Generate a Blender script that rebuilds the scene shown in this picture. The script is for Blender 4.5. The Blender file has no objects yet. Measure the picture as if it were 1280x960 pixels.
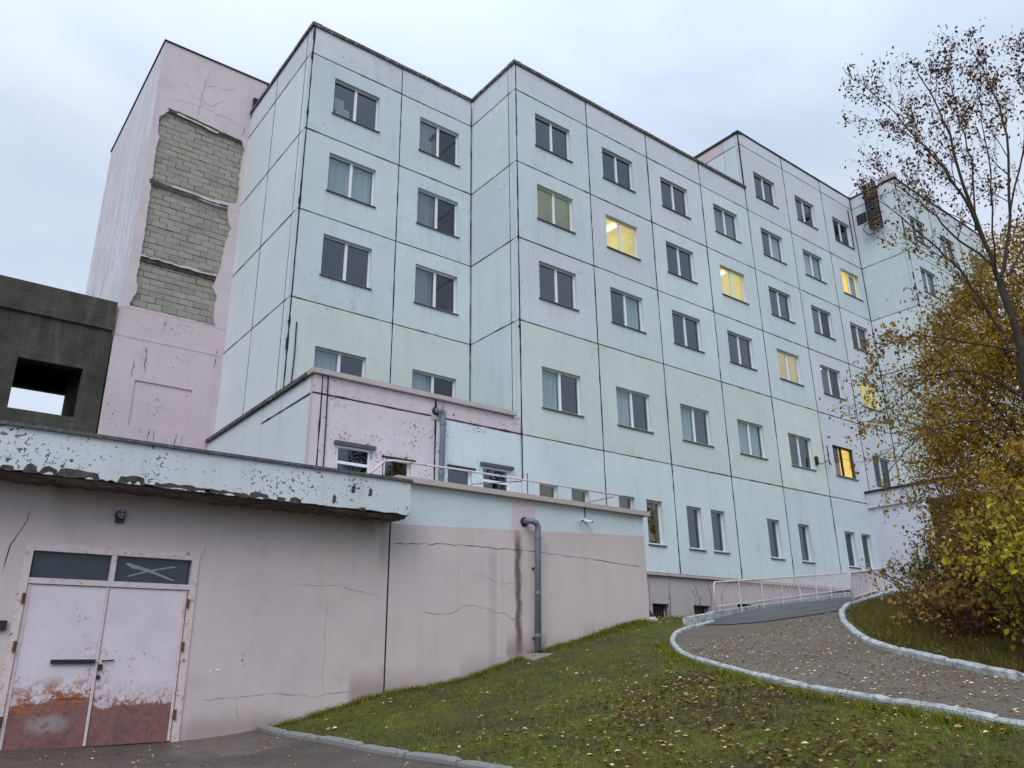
import bpy, math, random
import numpy as np
from mathutils import Vector, Matrix
from mathutils.geometry import tessellate_polygon
random.seed(7); rng = np.random.default_rng(11)
sc = bpy.context.scene
COL = sc.collection
# ------------------------------------------------------------------ camera
def look(yaw, pitch, roll):
    yaw, pitch, roll = map(math.radians, (yaw, pitch, roll))
    f = Vector((math.sin(yaw)*math.cos(pitch), math.cos(yaw)*math.cos(pitch), math.sin(pitch)))
    r0 = Vector((math.cos(yaw), -math.sin(yaw), 0)); u0 = r0.cross(f)
    r = math.cos(roll)*r0 + math.sin(roll)*u0; u = -math.sin(roll)*r0 + math.cos(roll)*u0
    return Matrix((r, u, -f)).transposed()
cam = bpy.data.objects.new('camera', bpy.data.cameras.new('camera'))
COL.objects.link(cam)
cam.data.sensor_width = 36; cam.data.lens = 995.24/1280*36
cam.data.clip_start = .1; cam.data.clip_end = 2500
cam.matrix_world = look(38.003, 19.489, -.774).to_4x4()
sc.camera = cam
# ------------------------------------------------------------------ light
SUN_AZ, SUN_EL = 226, 44       # compass-like azimuth from +Y clockwise
world = bpy.data.worlds.new('World'); sc.world = world; world.use_nodes = True
wt = world.node_tree; wt.nodes.clear()
def wn(t, **k):
    n = wt.nodes.new(t)
    for a, b in k.items(): setattr(n, a, b)
    return n
sky = wn('ShaderNodeTexSky', sky_type='NISHITA', sun_disc=False)
sky.sun_elevation = math.radians(SUN_EL); sky.sun_rotation = math.radians(SUN_AZ)
sky.air_density = 1; sky.dust_density = 2
tc = wn('ShaderNodeTexCoord'); mp = wn('ShaderNodeMapping'); mp.inputs['Scale'].default_value = (1, 1, 2.4)
nz = wn('ShaderNodeTexNoise'); nz.inputs['Scale'].default_value = 2.1; nz.inputs['Detail'].default_value = 7; nz.inputs['Roughness'].default_value = .52; nz.inputs['Distortion'].default_value = .35
cr = wn('ShaderNodeValToRGB')
cr.color_ramp.elements[0].position = .34; cr.color_ramp.elements[0].color = (.585, .69, .86, 1)
cr.color_ramp.elements[1].position = .66; cr.color_ramp.elements[1].color = (.77, .85, .965, 1)
sx = wn('ShaderNodeSeparateXYZ')
mr = wn('ShaderNodeMapRange'); mr.inputs['From Min'].default_value = .55; mr.inputs['From Max'].default_value = 1; mr.inputs['To Min'].default_value = 1; mr.inputs['To Max'].default_value = 2.0
vm = wn('ShaderNodeVectorMath', operation='SCALE'); vs = wn('ShaderNodeVectorMath', operation='SCALE'); vs.inputs['Scale'].default_value = 10.2
mx = wn('ShaderNodeMix', data_type='RGBA'); mx.inputs['Factor'].default_value = .9
bg = wn('ShaderNodeBackground'); bg.inputs['Strength'].default_value = .1
wo = wn('ShaderNodeOutputWorld')
L = wt.links.new
L(tc.outputs['Generated'], mp.inputs[0]); L(mp.outputs[0], nz.inputs['Vector']); L(nz.outputs['Fac'], cr.inputs[0])
L(tc.outputs['Generated'], sx.inputs[0]); L(sx.outputs['Z'], mr.inputs['Value'])
L(cr.outputs[0], vm.inputs[0]); L(mr.outputs[0], vm.inputs['Scale']); L(vm.outputs[0], vs.inputs[0])
L(sky.outputs[0], mx.inputs['A']); L(vs.outputs[0], mx.inputs['B']); L(mx.outputs['Result'], bg.inputs['Color']); L(bg.outputs[0], wo.inputs[0])
sun = bpy.data.objects.new('sun', bpy.data.lights.new('sun', 'SUN')); COL.objects.link(sun)
sun.data.energy = 1.45; sun.data.angle = math.radians(40); sun.data.color = (1, .965, .91)
a, e = math.radians(SUN_AZ), math.radians(SUN_EL)
sun.rotation_euler = Vector((math.sin(a)*math.cos(e), math.cos(a)*math.cos(e), math.sin(e))).to_track_quat('Z', 'Y').to_euler()
vs_ = sc.view_settings; vs_.view_transform = 'Standard'; vs_.look = 'None'; vs_.exposure = .05; vs_.gamma = 1
# ------------------------------------------------------------------ materials
def lin(c):
    return tuple((x/255/12.92 if x/255 <= .04045 else ((x/255+.055)/1.055)**2.4) for x in c) + (1,)
class NT:
    """small helper round a node tree"""
    def __init__(s, name):
        s.m = bpy.data.materials.new(name); s.m.use_nodes = True; s.t = s.m.node_tree; s.t.nodes.clear()
        s.out = s.n('ShaderNodeOutputMaterial'); s.b = s.n('ShaderNodeBsdfPrincipled'); s.l(s.b.outputs[0], s.out.inputs[0])
    def n(s, t, **k):
        n = s.t.nodes.new(t)
        for a, b in k.items(): setattr(n, a, b)
        return n
    def l(s, a, b): s.t.links.new(a, b)
    def pos(s, scale=(1, 1, 1)):
        g = s.n('ShaderNodeNewGeometry'); m = s.n('ShaderNodeMapping'); m.inputs['Scale'].default_value = scale
        s.l(g.outputs['Position'], m.inputs[0]); return m.outputs[0]
    def noise(s, vec, scale, detail=4, rough=.55, dist=0):
        n = s.n('ShaderNodeTexNoise'); n.inputs['Scale'].default_value = scale; n.inputs['Detail'].default_value = detail
        n.inputs['Roughness'].default_value = rough; n.inputs['Distortion'].default_value = dist
        s.l(vec, n.inputs['Vector']); return n.outputs['Fac']
    def ramp(s, v, stops):
        r = s.n('ShaderNodeValToRGB'); el = r.color_ramp.elements
        while len(el) < len(stops): el.new(.5)
        for q, (p, c) in zip(el, stops):
            q.position = p; q.color = c if len(c) == 4 else tuple(c)+(1,)
        s.l(v, r.inputs[0]); return r.outputs[0]
    def step(s, v, a, b):
        m = s.n('ShaderNodeMapRange'); m.inputs['From Min'].default_value = a; m.inputs['From Max'].default_value = b
        s.l(v, m.inputs['Value']); return m.outputs[0]
    def math(s, op, a, b=None):
        m = s.n('ShaderNodeMath', operation=op)
        for i, v in enumerate((a, b)):
            if v is None: continue
            if isinstance(v, (int, float)): m.inputs[i].default_value = v
            else: s.l(v, m.inputs[i])
        return m.outputs[0]
    def mix(s, f, a, b):
        m = s.n('ShaderNodeMix', data_type='RGBA')
        for k, v in (('Factor', f), ('A', a), ('B', b)):
            if isinstance(v, (int, float, tuple)): m.inputs[k].default_value = v
            else: s.l(v, m.inputs[k])
        return m.outputs['Result']
    def bump(s, h, strength=.3, dist=.02):
        b = s.n('ShaderNodeBump'); b.inputs['Strength'].default_value = strength; b.inputs['Distance'].default_value = dist
        s.l(h, b.inputs['Height']); s.l(b.outputs[0], s.b.inputs['Normal'])
    def col(s, c):
        if isinstance(c, tuple): s.b.inputs['Base Color'].default_value = c
        else: s.l(c, s.b.inputs['Base Color'])
    def rough(s, r): s.b.inputs['Roughness'].default_value = r
    def xyz(s):
        g = s.n('ShaderNodeNewGeometry'); q = s.n('ShaderNodeSeparateXYZ'); s.l(g.outputs['Position'], q.inputs[0]); return q.outputs
def flat(name, c, rough=.6, metal=0, var=.12, scale=6):
    t = NT(name); c = lin(c); d = tuple(x*(1-var*2) for x in c[:3])+(1,)
    t.col(t.ramp(t.noise(t.pos(), scale), [(.3, d), (.7, c)])); t.rough(rough); t.b.inputs['Metallic'].default_value = metal
    return t.m
def paint(name, c, chips=0., panel_=False, streak=.5, dirt=.5, chipcol=(48, 46, 44), seed=0, patch=None, cracks=0, stains_and_shade=(), rough=.85):
    """weathered painted render: tone patches, vertical runs, chipped spots"""
    t = NT(name); c = lin(c)
    p = t.pos(); p0 = t.n('ShaderNodeVectorMath', operation='ADD'); p0.inputs[1].default_value = (seed*7.3, seed*3.1, seed*5.7); t.l(p, p0.inputs[0]); p = p0.outputs[0]
    m = t.n('ShaderNodeMapping'); m.inputs['Scale'].default_value = (1, 1, .09); t.l(p, m.inputs[0])
    big = t.noise(p, .32, 4, .6); mid = t.noise(p, 1.7, 6, .65); run = t.noise(m.outputs[0], 3.2, 5, .6); fine = t.noise(p, 38, 3)
    dk = tuple(x*y for x, y in zip(c[:3], (.80, .83, .83)))+(1,); lt = tuple(min(1, x*1.07) for x in c[:3])+(1,)
    col = t.ramp(big, [(.25, dk if dirt > .7 else tuple(x*.92 for x in c[:3])), (.5, c), (.75, lt)])
    grime = tuple(x*y for x, y in zip(c[:3], (.62, .64, .62)))+(1,)
    f1 = t.math('MULTIPLY', t.step(run, .52, .78), .55*streak); col = t.mix(f1, col, grime)
    f2 = t.math('MULTIPLY', t.step(mid, .56, .8), .6*dirt); col = t.mix(f2, col, grime)
    f3 = t.math('MULTIPLY', t.step(fine, .35, .75), .10); col = t.mix(f3, col, dk)
    if patch:
        pm = t.step(t.noise(p, .9, 3, .4, .6), .60, .66); col = t.mix(t.math('MULTIPLY', pm, patch[1]), col, lin(patch[0]))
    if panel_:      # grime gathered under the upper joint, runs below the window sill, cloudy repairs
        tcn = t.n('ShaderNodeTexCoord'); q = t.n('ShaderNodeSeparateXYZ'); t.l(tcn.outputs['Generated'], q.inputs[0])
        top = t.step(q.outputs['Z'], .72, 1.0); mo = t.step(t.noise(p, 6, 6, .75), .50, .68); zone = t.step(t.noise(p, .7, 3, .5), .48, .62)
        col = t.mix(t.math('MULTIPLY', t.math('MULTIPLY', top, t.math('MULTIPLY', mo, zone)), .55), col, lin((138, 146, 146)))
        mr_ = t.n('ShaderNodeMapping'); mr_.inputs['Scale'].default_value = (1, 1, .04); t.l(p, mr_.inputs[0]); rn = t.step(t.noise(mr_.outputs[0], 9, 4, .7), .50, .72)
        k1 = t.math('MULTIPLY', t.step(q.outputs['X'], .2, .32), t.step(q.outputs['X'], .86, .74)); k2 = t.math('MULTIPLY', t.step(q.outputs['Z'], .02, .34), t.step(q.outputs['Z'], .37, .33))
        col = t.mix(t.math('MULTIPLY', t.math('MULTIPLY', t.math('MULTIPLY', k1, k2), rn), .42), col, lin((150, 152, 148)))
        ed = t.math('MULTIPLY', t.step(q.outputs['Z'], .10, .0), t.step(t.noise(p, 4, 5, .7), .5, .7)); col = t.mix(t.math('MULTIPLY', ed, .4), col, lin((140, 146, 148)))
        oi = t.n('ShaderNodeObjectInfo'); col = t.mix(t.math('MULTIPLY', oi.outputs['Random'], .24), col, lin((176, 186, 190)))
    h = fine
    if chips > 0:
        dens = t.step(t.noise(p, 1.1, 2, .5), .46, .64)
        n1 = t.noise(p, 13, 3, .7, .4)
        th = .735 - .10*chips
        cut = t.math('SUBTRACT', n1, t.math('MULTIPLY', dens, .075))
        n = t.math('ADD', n1, t.math('MULTIPLY', dens, .085))
        ch = t.step(n, th, th+.012); col = t.mix(t.math('MULTIPLY', ch, .9), col, lin(chipcol))
        h = t.math('SUBTRACT', fine, t.math('MULTIPLY', ch, 2.0))
    if stains_and_shade:
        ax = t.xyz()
        for (x0, x1, z0, z1, sc_, amt) in stains_and_shade:     # run-off marks, darker bands and painted contact shade, each with its own place
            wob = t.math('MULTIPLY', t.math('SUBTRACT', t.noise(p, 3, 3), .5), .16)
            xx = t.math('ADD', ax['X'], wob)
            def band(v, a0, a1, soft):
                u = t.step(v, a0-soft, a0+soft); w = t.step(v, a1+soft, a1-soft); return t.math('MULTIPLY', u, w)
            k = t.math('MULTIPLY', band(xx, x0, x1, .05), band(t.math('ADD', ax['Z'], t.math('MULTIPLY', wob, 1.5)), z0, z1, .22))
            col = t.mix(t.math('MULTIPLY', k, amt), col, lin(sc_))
    t.col(col); t.rough(rough)
    if rough > .9: t.bump(t.noise(m.outputs[0], 2.2, 5, .6, 1.5), 1, .22)
    else: t.bump(h, .28, .006)
    return t.m
M = {}
M['blue'] = paint('pale blue render', (203, 214, 219), .0, True, .5, .5)
M['blue2'] = paint('pale blue render, streaked', (199, 211, 218), .05, True, .7, .6, seed=2)
M['lav'] = paint('lavender render', (204, 209, 219), .1, True, .45, .6, seed=3)
M['green'] = paint('pale mint render', (203, 213, 210), .0, True, .5, .5, seed=4)
M['side'] = paint('pale side render', (208, 217, 222), .0, False, .45, .35, seed=5)
M['pink'] = paint('faded pink render', (202, 189, 195), .03, False, .6, .7, seed=6, patch=((188, 178, 184), .4))
M['pinkchip'] = paint('peeling pink render', (205, 193, 199), .8, False, .5, .6, seed=7)
M['pinkwall'] = paint('chipped pink render', (201, 186, 194), .45, False, .6, .5, seed=8)
M['bluechip'] = paint('peeling blue render', (200, 210, 216), .55, False, .6, .6, seed=9)
M['fascia'] = paint('peeling blue fascia paint', (200, 208, 215), .85, False, .7, .6, seed=10, chipcol=(58, 56, 55))
M['tside'] = paint('lavender tower side', (218, 216, 226), .0, False, 1.1, .9, seed=11, rough=.95)
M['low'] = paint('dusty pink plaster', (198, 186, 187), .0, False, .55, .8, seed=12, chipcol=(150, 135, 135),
    stains_and_shade=[(11.70, 11.87, .15, 3.25, (92, 80, 62), .92), (11.45, 12.6, .1, .55, (120, 105, 100), .6), (11.55, 11.95, 2.9, 3.6, (200, 172, 176), .9),
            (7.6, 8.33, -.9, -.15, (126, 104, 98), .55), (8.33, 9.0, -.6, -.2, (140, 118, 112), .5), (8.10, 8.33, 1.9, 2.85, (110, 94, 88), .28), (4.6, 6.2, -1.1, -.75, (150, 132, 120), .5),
            (10.95, 11.15, -.5, 2.5, (172, 158, 164), .5), (9, 10.2, -.55, -.2, (140, 126, 118), .5), (10.2, 11.4, -.3, .08, (140, 126, 118), .45), (12.4, 13.8, .2, .52, (146, 130, 122), .5), (13.8, 15.2, .5, .82, (150, 134, 126), .5), (2, 8, 2.6, 2.95, (120, 108, 108), .5), (5.7, 7.2, -1.1, -.9, (120, 104, 94), .45), (-14, 8.3, -1.2, -.98, (110, 96, 88), .6)])  # stepped foot boxes put contact shade into the colour; band under canopy darker
M['lowblue'] = paint('pale blue terrace band', (198, 209, 216), .0, False, .35, .5, seed=13, stains_and_shade=[(11.62, 12.35, 3.0, 3.72, (203, 182, 190), .95)])
M['coping'] = paint('stained pink concrete coping', (182, 170, 168), .5, False, .9, 1.2, chipcol=(90, 84, 82), seed=14)
M['plinth'] = paint('grey pink plinth', (176, 167, 171), .1, False, .9, .9, seed=15)
M['porch'] = paint('lavender porch render', (200, 202, 216), .1, False, .5, .5, seed=16)
M['dark'] = flat('dark void', (26, 26, 28), .9)
M['seal'] = flat('black joint sealant', (38, 38, 42), .8, var=.4, scale=5)
M['white'] = flat('white window plastic', (226, 230, 236), .35, var=.03)
M['sill'] = flat('grey metal sill', (92, 92, 98), .45, .3)
M['grey'] = flat('grey pipe plastic', (112, 122, 134), .45, var=.06)
M['darkmetal'] = flat('dark metal', (46, 44, 46), .5, .3)
M['wire'] = flat('black cable', (30, 30, 32), .6)
def roofedge(name, dark, pale):
    t = NT(name); n = t.noise(t.pos(), 9, 5, .75); t.col(t.ramp(n, [(.3, tuple(x*.7 for x in lin(dark)[:3])), (.52, lin(dark)), (.60, lin(pale))])); t.rough(.7); t.bump(n, .4, .02); return t.m
M['edge'] = roofedge('worn bitumen roof edge', (60, 58, 58), (150, 146, 142))
M['flash'] = roofedge('grey sheet flashing', (78, 80, 86), (104, 106, 112))
def concrete():
    t = NT('dark raw concrete'); p = t.pos(); n = t.noise(p, 1.3, 7, .7); m = t.pos((1, 1, .12)); r = t.noise(m, 2.6, 5, .6)
    c = t.ramp(n, [(.3, lin((46, 46, 42))), (.6, lin((74, 73, 67)))]); c = t.mix(t.math('MULTIPLY', t.step(r, .52, .72), .6), c, lin((108, 106, 96)))
    w = t.n('ShaderNodeTexWave', wave_type='BANDS', bands_direction='Z'); w.inputs['Scale'].default_value = 1.6; w.inputs['Distortion'].default_value = 1.5; w.inputs['Detail'].default_value = 3
    t.l(p, w.inputs[0]); c = t.mix(t.math('MULTIPLY', w.outputs['Fac'], .25), c, lin((52, 51, 48)))
    t.col(c); t.rough(.95); t.bump(t.noise(p, 12, 6), .6, .03); return t.m
M['concrete'] = concrete()
def rawconc():
    t = NT('broken concrete'); p = t.pos(); n = t.noise(p, 5, 8, .75)
    t.col(t.ramp(n, [(.3, lin((36, 33, 31))), (.5, lin((72, 67, 63))), (.68, lin((104, 97, 92)))])); t.rough(.95); t.bump(n, 1, .06); return t.m
M['rawconc'] = rawconc()
def soffit():
    t = NT('decayed canopy soffit'); p = t.pos((.5, 3, 1)); n = t.noise(p, 3, 8, .75)
    t.col(t.ramp(n, [(.34, lin((48, 36, 34))), (.5, lin((92, 80, 78))), (.6, lin((120, 108, 106))), (.7, lin((74, 60, 58)))])); t.rough(.95); t.bump(n, 1, .06); return t.m
M['soffit'] = soffit()
def brickm():
    t = NT('grey silicate block'); p = t.pos(); n = t.noise(p, 30, 5, .7); o = t.n('ShaderNodeObjectInfo')
    c = t.ramp(n, [(.3, lin((142, 140, 133))), (.7, lin((172, 170, 163)))])
    c = t.mix(t.math('MULTIPLY', o.outputs['Random'], .45), c, lin((118, 114, 108))); c = t.mix(t.math('MULTIPLY', t.step(t.noise(p, .8, 3), .55, .7), .35), c, lin((148, 138, 122)))
    t.col(c); t.rough(.95); t.bump(n, .7, .01); return t.m
M['brick'] = brickm(); M['mortar'] = flat('dark recessed mortar', (52, 49, 46), .95, var=.2, scale=20)
M['foam'] = flat('pale torn plaster edge', (214, 212, 208), .9, var=.15, scale=8)
def doorm():
    t = NT('rusted white steel door'); p = t.pos(); ax = t.xyz(); n = t.noise(p, 3.2, 7, .72); f = t.noise(p, 16, 6, .75, .5)
    base = t.ramp(t.noise(p, 2, 4), [(.3, lin((202, 192, 204))), (.7, lin((218, 207, 217)))])
    z = t.math('ADD', ax['Z'], t.math('MULTIPLY', t.math('SUBTRACT', n, .5), .35))
    left = t.step(ax['X'], 3.12, 3.04); z = t.math('SUBTRACT', z, t.math('MULTIPLY', left, t.math('ADD', .02, t.math('MULTIPLY', t.step(ax['X'], 1.9, 2.6), .10)))); lowm = t.step(z, -.50, -.545); fr = t.step(z, t.math('ADD', -.36, t.math('MULTIPLY', left, .2)) if False else -.22, -.52)
    rustc = t.ramp(f, [(.3, lin((70, 38, 34))), (.5, lin((118, 66, 54))), (.68, lin((150, 92, 62)))])
    red = t.ramp(n, [(.3, lin((92, 58, 56))), (.55, lin((122, 78, 74))), (.66, lin((110, 66, 60)))])
    c = t.mix(t.math('MULTIPLY', fr, t.step(f, .50, .56)), base, rustc)
    c = t.mix(t.math('MULTIPLY', lowm, .93), c, t.mix(t.step(f, .58, .7), red, rustc))
    # rust blotches creeping up round the meeting edge and over the lower left leaf
    dx = t.math('ABSOLUTE', t.math('SUBTRACT', ax['X'], 3.06)); near = t.step(dx, .30, .02); hi = t.step(ax['Z'], .75, -.1)
    k = t.math('MULTIPLY', t.math('MULTIPLY', near, hi), t.step(f, .53, .58)); c = t.mix(k, c, rustc)
    orange = t.ramp(t.noise(p, 24, 5, .75), [(.35, lin((96, 50, 34))), (.55, lin((164, 98, 58))), (.68, lin((196, 150, 112)))])
    band = t.math('MULTIPLY', t.step(z, -.12, -.42), t.step(z, -.78, -.58)); bl = t.math('MULTIPLY', t.math('MULTIPLY', band, t.math('ADD', .25, t.math('MULTIPLY', left, .75))), t.step(t.noise(p, 7, 6, .78, .4), .46, .54))
    c = t.mix(bl, c, orange)
    sp = t.math('MULTIPLY', t.step(t.noise(p, 18, 4, .7), .60, .63), t.step(t.noise(p, 1.6, 2), .50, .62)); c = t.mix(t.math('MULTIPLY', sp, .7), c, lin((134, 104, 98)))
    # scraped grey patch low on the left leaf
    px = t.math('MULTIPLY', t.math('SUBTRACT', ax['X'], 2.48), 2.6); pz = t.math('MULTIPLY', t.math('ADD', ax['Z'], .76), 5.2)
    d = t.math('ADD', t.math('MULTIPLY', px, px), t.math('MULTIPLY', pz, pz)); d = t.math('ADD', d, t.math('MULTIPLY', t.math('SUBTRACT', n, .5), 3.2))
    c = t.mix(t.math('MULTIPLY', t.math('MULTIPLY', t.step(d, .8, .3), t.step(n, .40, .5)), .7), c, lin((150, 146, 146)))
    ch = t.step(t.noise(p, 22, 3, .8, .5), .70, .715); c = t.mix(t.math('MULTIPLY', ch, .8), c, lin((90, 60, 50)))
    t.col(c); t.rough(.6); t.bump(t.math('ADD', f, t.math('MULTIPLY', lowm, -.4)), .35, .008); return t.m
M['door'] = doorm()
def framem():
    t = NT('rust streaked door frame paint'); p = t.pos(); f = t.noise(p, 9, 7, .8, .6)
    t.col(t.ramp(f, [(.5, lin((208, 194, 198))), (.60, lin((196, 176, 170))), (.62, lin((132, 84, 60))), (.72, lin((78, 46, 36)))])); t.rough(.7); t.bump(f, .4, .01); return t.m
M['frame'] = framem()
def glass(name, tint, refl=1.6, body=.7, dirt=.0):
    t = NT(name); t.t.nodes.remove(t.b)
    fr = t.n('ShaderNodeFresnel'); fr.inputs['IOR'].default_value = refl
    g = t.n('ShaderNodeBsdfGlossy'); g.inputs['Roughness'].default_value = .012; g.inputs['Color'].default_value = (.80, .88, .95, 1)
    bn = t.n('ShaderNodeBump'); bn.inputs['Strength'].default_value = .12; bn.inputs['Distance'].default_value = .05
    t.l(t.noise(t.pos(), .9, 2), bn.inputs['Height']); t.l(bn.outputs[0], g.inputs['Normal'])
    tr = t.n('ShaderNodeBsdfTransparent'); tr.inputs['Color'].default_value = tint
    m = t.n('ShaderNodeMixShader'); gg = t.n('ShaderNodeNewGeometry'); t.l(t.math('MULTIPLY', fr.outputs[0], t.math('SUBTRACT', 1.0, gg.outputs['Backfacing'])), m.inputs[0]); t.l(tr.outputs[0], m.inputs[1]); t.l(g.outputs[0], m.inputs[2]); t.l(m.outputs[0], t.out.inputs[0]); return t.m
M['glass'] = glass('window glass', (.72, .76, .78, 1), 2.15)
M['trans'] = flat('dark dusty transom glass', (52, 62, 72), .25, var=.15, scale=3)
def roomm():
    t = NT('dim room'); o = t.n('ShaderNodeObjectInfo'); n = t.noise(t.pos(), .9, 3); c = t.ramp(o.outputs['Random'], [(0, lin((52, 58, 62))), (.5, lin((80, 90, 96))), (1, lin((112, 120, 122)))])
    t.col(t.mix(t.math('MULTIPLY', t.step(n, .5, .65), .4), c, lin((46, 50, 54)))); t.rough(.9); return t.m
M['room'] = roomm()
M['roomdark'] = flat('dark room', (40, 42, 46), .9)
M['roompale'] = flat('room with pale wall', (150, 146, 128), .9)
def lit(name, c, s):
    t = NT(name); p = t.pos(); n = t.noise(p, .9, 4, .6)
    c0 = lin(c); d = tuple(x*y for x, y in zip(c0[:3], (.5, .46, .34)))+(1,)
    col = t.ramp(n, [(.34, d), (.5, c0), (.66, tuple(min(1, x*1.25) for x in c0[:3]))]); t.col(c0); t.l(col, t.b.inputs['Emission Color']); t.b.inputs['Emission Strength'].default_value = s; t.rough(.9); return t.m
M['lit'] = lit('lamp lit yellow room', (226, 212, 140), .60); M['litbright'] = lit('bright lamp lit room', (240, 216, 120), .82); M['litdim'] = lit('dim olive lit room', (160, 160, 112), .42)
M['litcream'] = lit('cream lamp lit room', (214, 200, 160), .48); M['lampglow'] = lit('ceiling lamp', (255, 255, 246), 2.2)
M['litolive'] = lit('olive corridor room', (120, 108, 42), .30)
def curtainm(name, c):
    t = NT(name); p = t.pos((1, 1, .05)); w = t.noise(p, 9, 3, .6); c = lin(c); t.col(t.ramp(w, [(.3, tuple(x*.72 for x in c[:3])), (.7, c)])); t.rough(.95); t.bump(w, .8, .05); return t.m
M['curtain'] = curtainm('pale teal curtain', (238, 250, 250)); M['curtainpink'] = curtainm('grey rose curtain', (190, 178, 186)); M['curtainwhite'] = curtainm('white blind', (252, 252, 252)); M['curtainyellow'] = curtainm('orange curtain', (220, 130, 20))
M['paper'] = flat('paper taped to glass', (214, 208, 196), .9)
# ------------------------------------------------------------------ mesh helpers
def mesh_of(name, V, F, mats, mi=None, smooth=False):
    me = bpy.data.meshes.new(name); me.from_pydata([tuple(v) for v in V], [], F); me.update()
    for m in (mats if isinstance(mats, (list, tuple)) else [mats]): me.materials.append(m)
    if mi is not None: me.polygons.foreach_set('material_index', mi)
    if smooth: me.polygons.foreach_set('use_smooth', [True]*len(me.polygons))
    return me
def wloc(o):
    v = Vector((0, 0, 0))
    while o is not None: v += o.location; o = o.parent
    return v
class MB:
    def __init__(s): s.v = []; s.f = []
    def add(s, V, F):
        b = len(s.v); s.v += [tuple(v) for v in V]; s.f += [[b+i for i in f] for f in F]; return s
    def box(s, x0, y0, z0, x1, y1, z1):
        if x0 > x1: x0, x1 = x1, x0
        if y0 > y1: y0, y1 = y1, y0
        if z0 > z1: z0, z1 = z1, z0
        return s.add([(x0,y0,z0),(x1,y0,z0),(x1,y1,z0),(x0,y1,z0),(x0,y0,z1),(x1,y0,z1),(x1,y1,z1),(x0,y1,z1)],
            [(0,3,2,1),(4,5,6,7),(0,1,5,4),(1,2,6,5),(2,3,7,6),(3,0,4,7)])
    def tube(s, pts, r, n=6, cap=True):
        pts = [Vector(p) for p in pts]; rs = r if isinstance(r, (list, tuple)) else [r]*len(pts); b = len(s.v); prev = None
        for i, p in enumerate(pts):
            d = (pts[min(i+1, len(pts)-1)]-pts[max(i-1, 0)]).normalized()
            u = d.orthogonal().normalized() if prev is None else (prev-d*prev.dot(d)).normalized()
            prev = u; w = d.cross(u)
            for k in range(n):
                a = 2*math.pi*k/n; s.v.append(tuple(p+(u*math.cos(a)+w*math.sin(a))*rs[i]))
        for i in range(len(pts)-1):
            for k in range(n):
                s.f.append([b+i*n+k, b+i*n+(k+1) % n, b+(i+1)*n+(k+1) % n, b+(i+1)*n+k])
        if cap:
            s.f.append([b+k for k in reversed(range(n))]); s.f.append([b+(len(pts)-1)*n+k for k in range(n)])
        return s
    def bar(s, p, q, w, h):
        p, q = Vector(p), Vector(q); d = (q-p).normalized(); a = d.cross(Vector((0, 0, 1)))
        if a.length < 1e-3: a = Vector((1, 0, 0))
        a.normalize(); b = a.cross(d); V = []
        for e in (p, q):
            for i, j in ((-1,-1),(1,-1),(1,1),(-1,1)): V.append(e+a*w/2*i+b*h/2*j)
        return s.add(V, [(3,2,1,0),(4,5,6,7),(0,1,5,4),(1,2,6,5),(2,3,7,6),(3,0,4,7)])
    def build(s, name, mat, parent=None, smooth=False, kind=None):
        off = wloc(parent) if parent else Vector((0, 0, 0))
        me = mesh_of(name, [(v[0]-off.x, v[1]-off.y, v[2]-off.z) for v in s.v], s.f, mat, smooth=smooth)
        o = bpy.data.objects.new(name, me); COL.objects.link(o)
        if parent: o.parent = parent
        if kind: o['kind'] = kind
        return o
def thing(name, label, cat, loc, group=None):
    o = bpy.data.objects.new(name, None); COL.objects.link(o); o.location = loc; o.empty_display_size = .3
    return tag(o, label, cat, group)
def tag(o, label, cat, group=None):
    o['label'] = label; o['category'] = cat
    if group: o['group'] = group
    return o
def inst(me, name, parent, loc):
    o = bpy.data.objects.new(name, me); COL.objects.link(o); o.parent = parent; o.location = Vector(loc)-wloc(parent); return o
FACE = {   # maps (a, z, depth) to world for a wall plane; depth goes into the wall
    'front': lambda c: (lambda a, z, d: (a, c+d, z)),
    'left': lambda c: (lambda a, z, d: (c+d, a, z)),
}
def plate(mb, fn, outer, holes, t, flip=False):
    """extruded plate with holes; outer/holes are lists of (a, z)"""
    loops = [outer]+list(holes)
    tri = tessellate_polygon([[Vector((p[0], p[1], 0)) for p in l] for l in loops])
    flatp = [p for l in loops for p in l]; n = len(flatp)
    V = [fn(a, z, 0) for a, z in flatp]+[fn(a, z, t) for a, z in flatp]
    F = []
    for tr_ in tri: F.append(list(tr_)); F.append([i+n for i in reversed(tr_)])
    b = 0
    for l in loops:
        for i in range(len(l)):
            j = (i+1) % len(l); F.append([b+i, b+j, b+j+n, b+i+n])
        b += len(l)
    mb.add(V, F)
def rect(a0, z0, a1, z1): return [(a0, z0), (a1, z0), (a1, z1), (a0, z1)]
def fix_normals(o):
    import bmesh
    bm = bmesh.new(); bm.from_mesh(o.data); bmesh.ops.recalc_face_normals(bm, faces=bm.faces); bm.to_mesh(o.data); bm.free(); return o
def panel(parent, face, c, a0, z0, a1, z1, mat, holes=(), gap=.014, t=.2, name='panel'):
    mb = MB(); g = gap
    c += random.uniform(-.004, .004)
    plate(mb, FACE[face](c), rect(a0+g, z0+g, a1-g, z1-g), [rect(*h) for h in holes], t)
    return fix_normals(mb.build(name, mat, parent))
def ragged(pts, amp=.05, step=.12, seed=0):
    r = random.Random(seed); out = []
    for i in range(len(pts)):
        p, q = Vector(pts[i]), Vector(pts[(i+1) % len(pts)]); n = max(1, int((q-p).length/step)); d = (q-p).normalized() if (q-p).length else Vector((1, 0)); nrm = Vector((-d.y, d.x)); acc = 0
        for k in range(n):
            acc = acc*.5+r.uniform(-amp, amp); out.append(tuple(p+(q-p)*(k/n)+nrm*acc))
    return out
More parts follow.
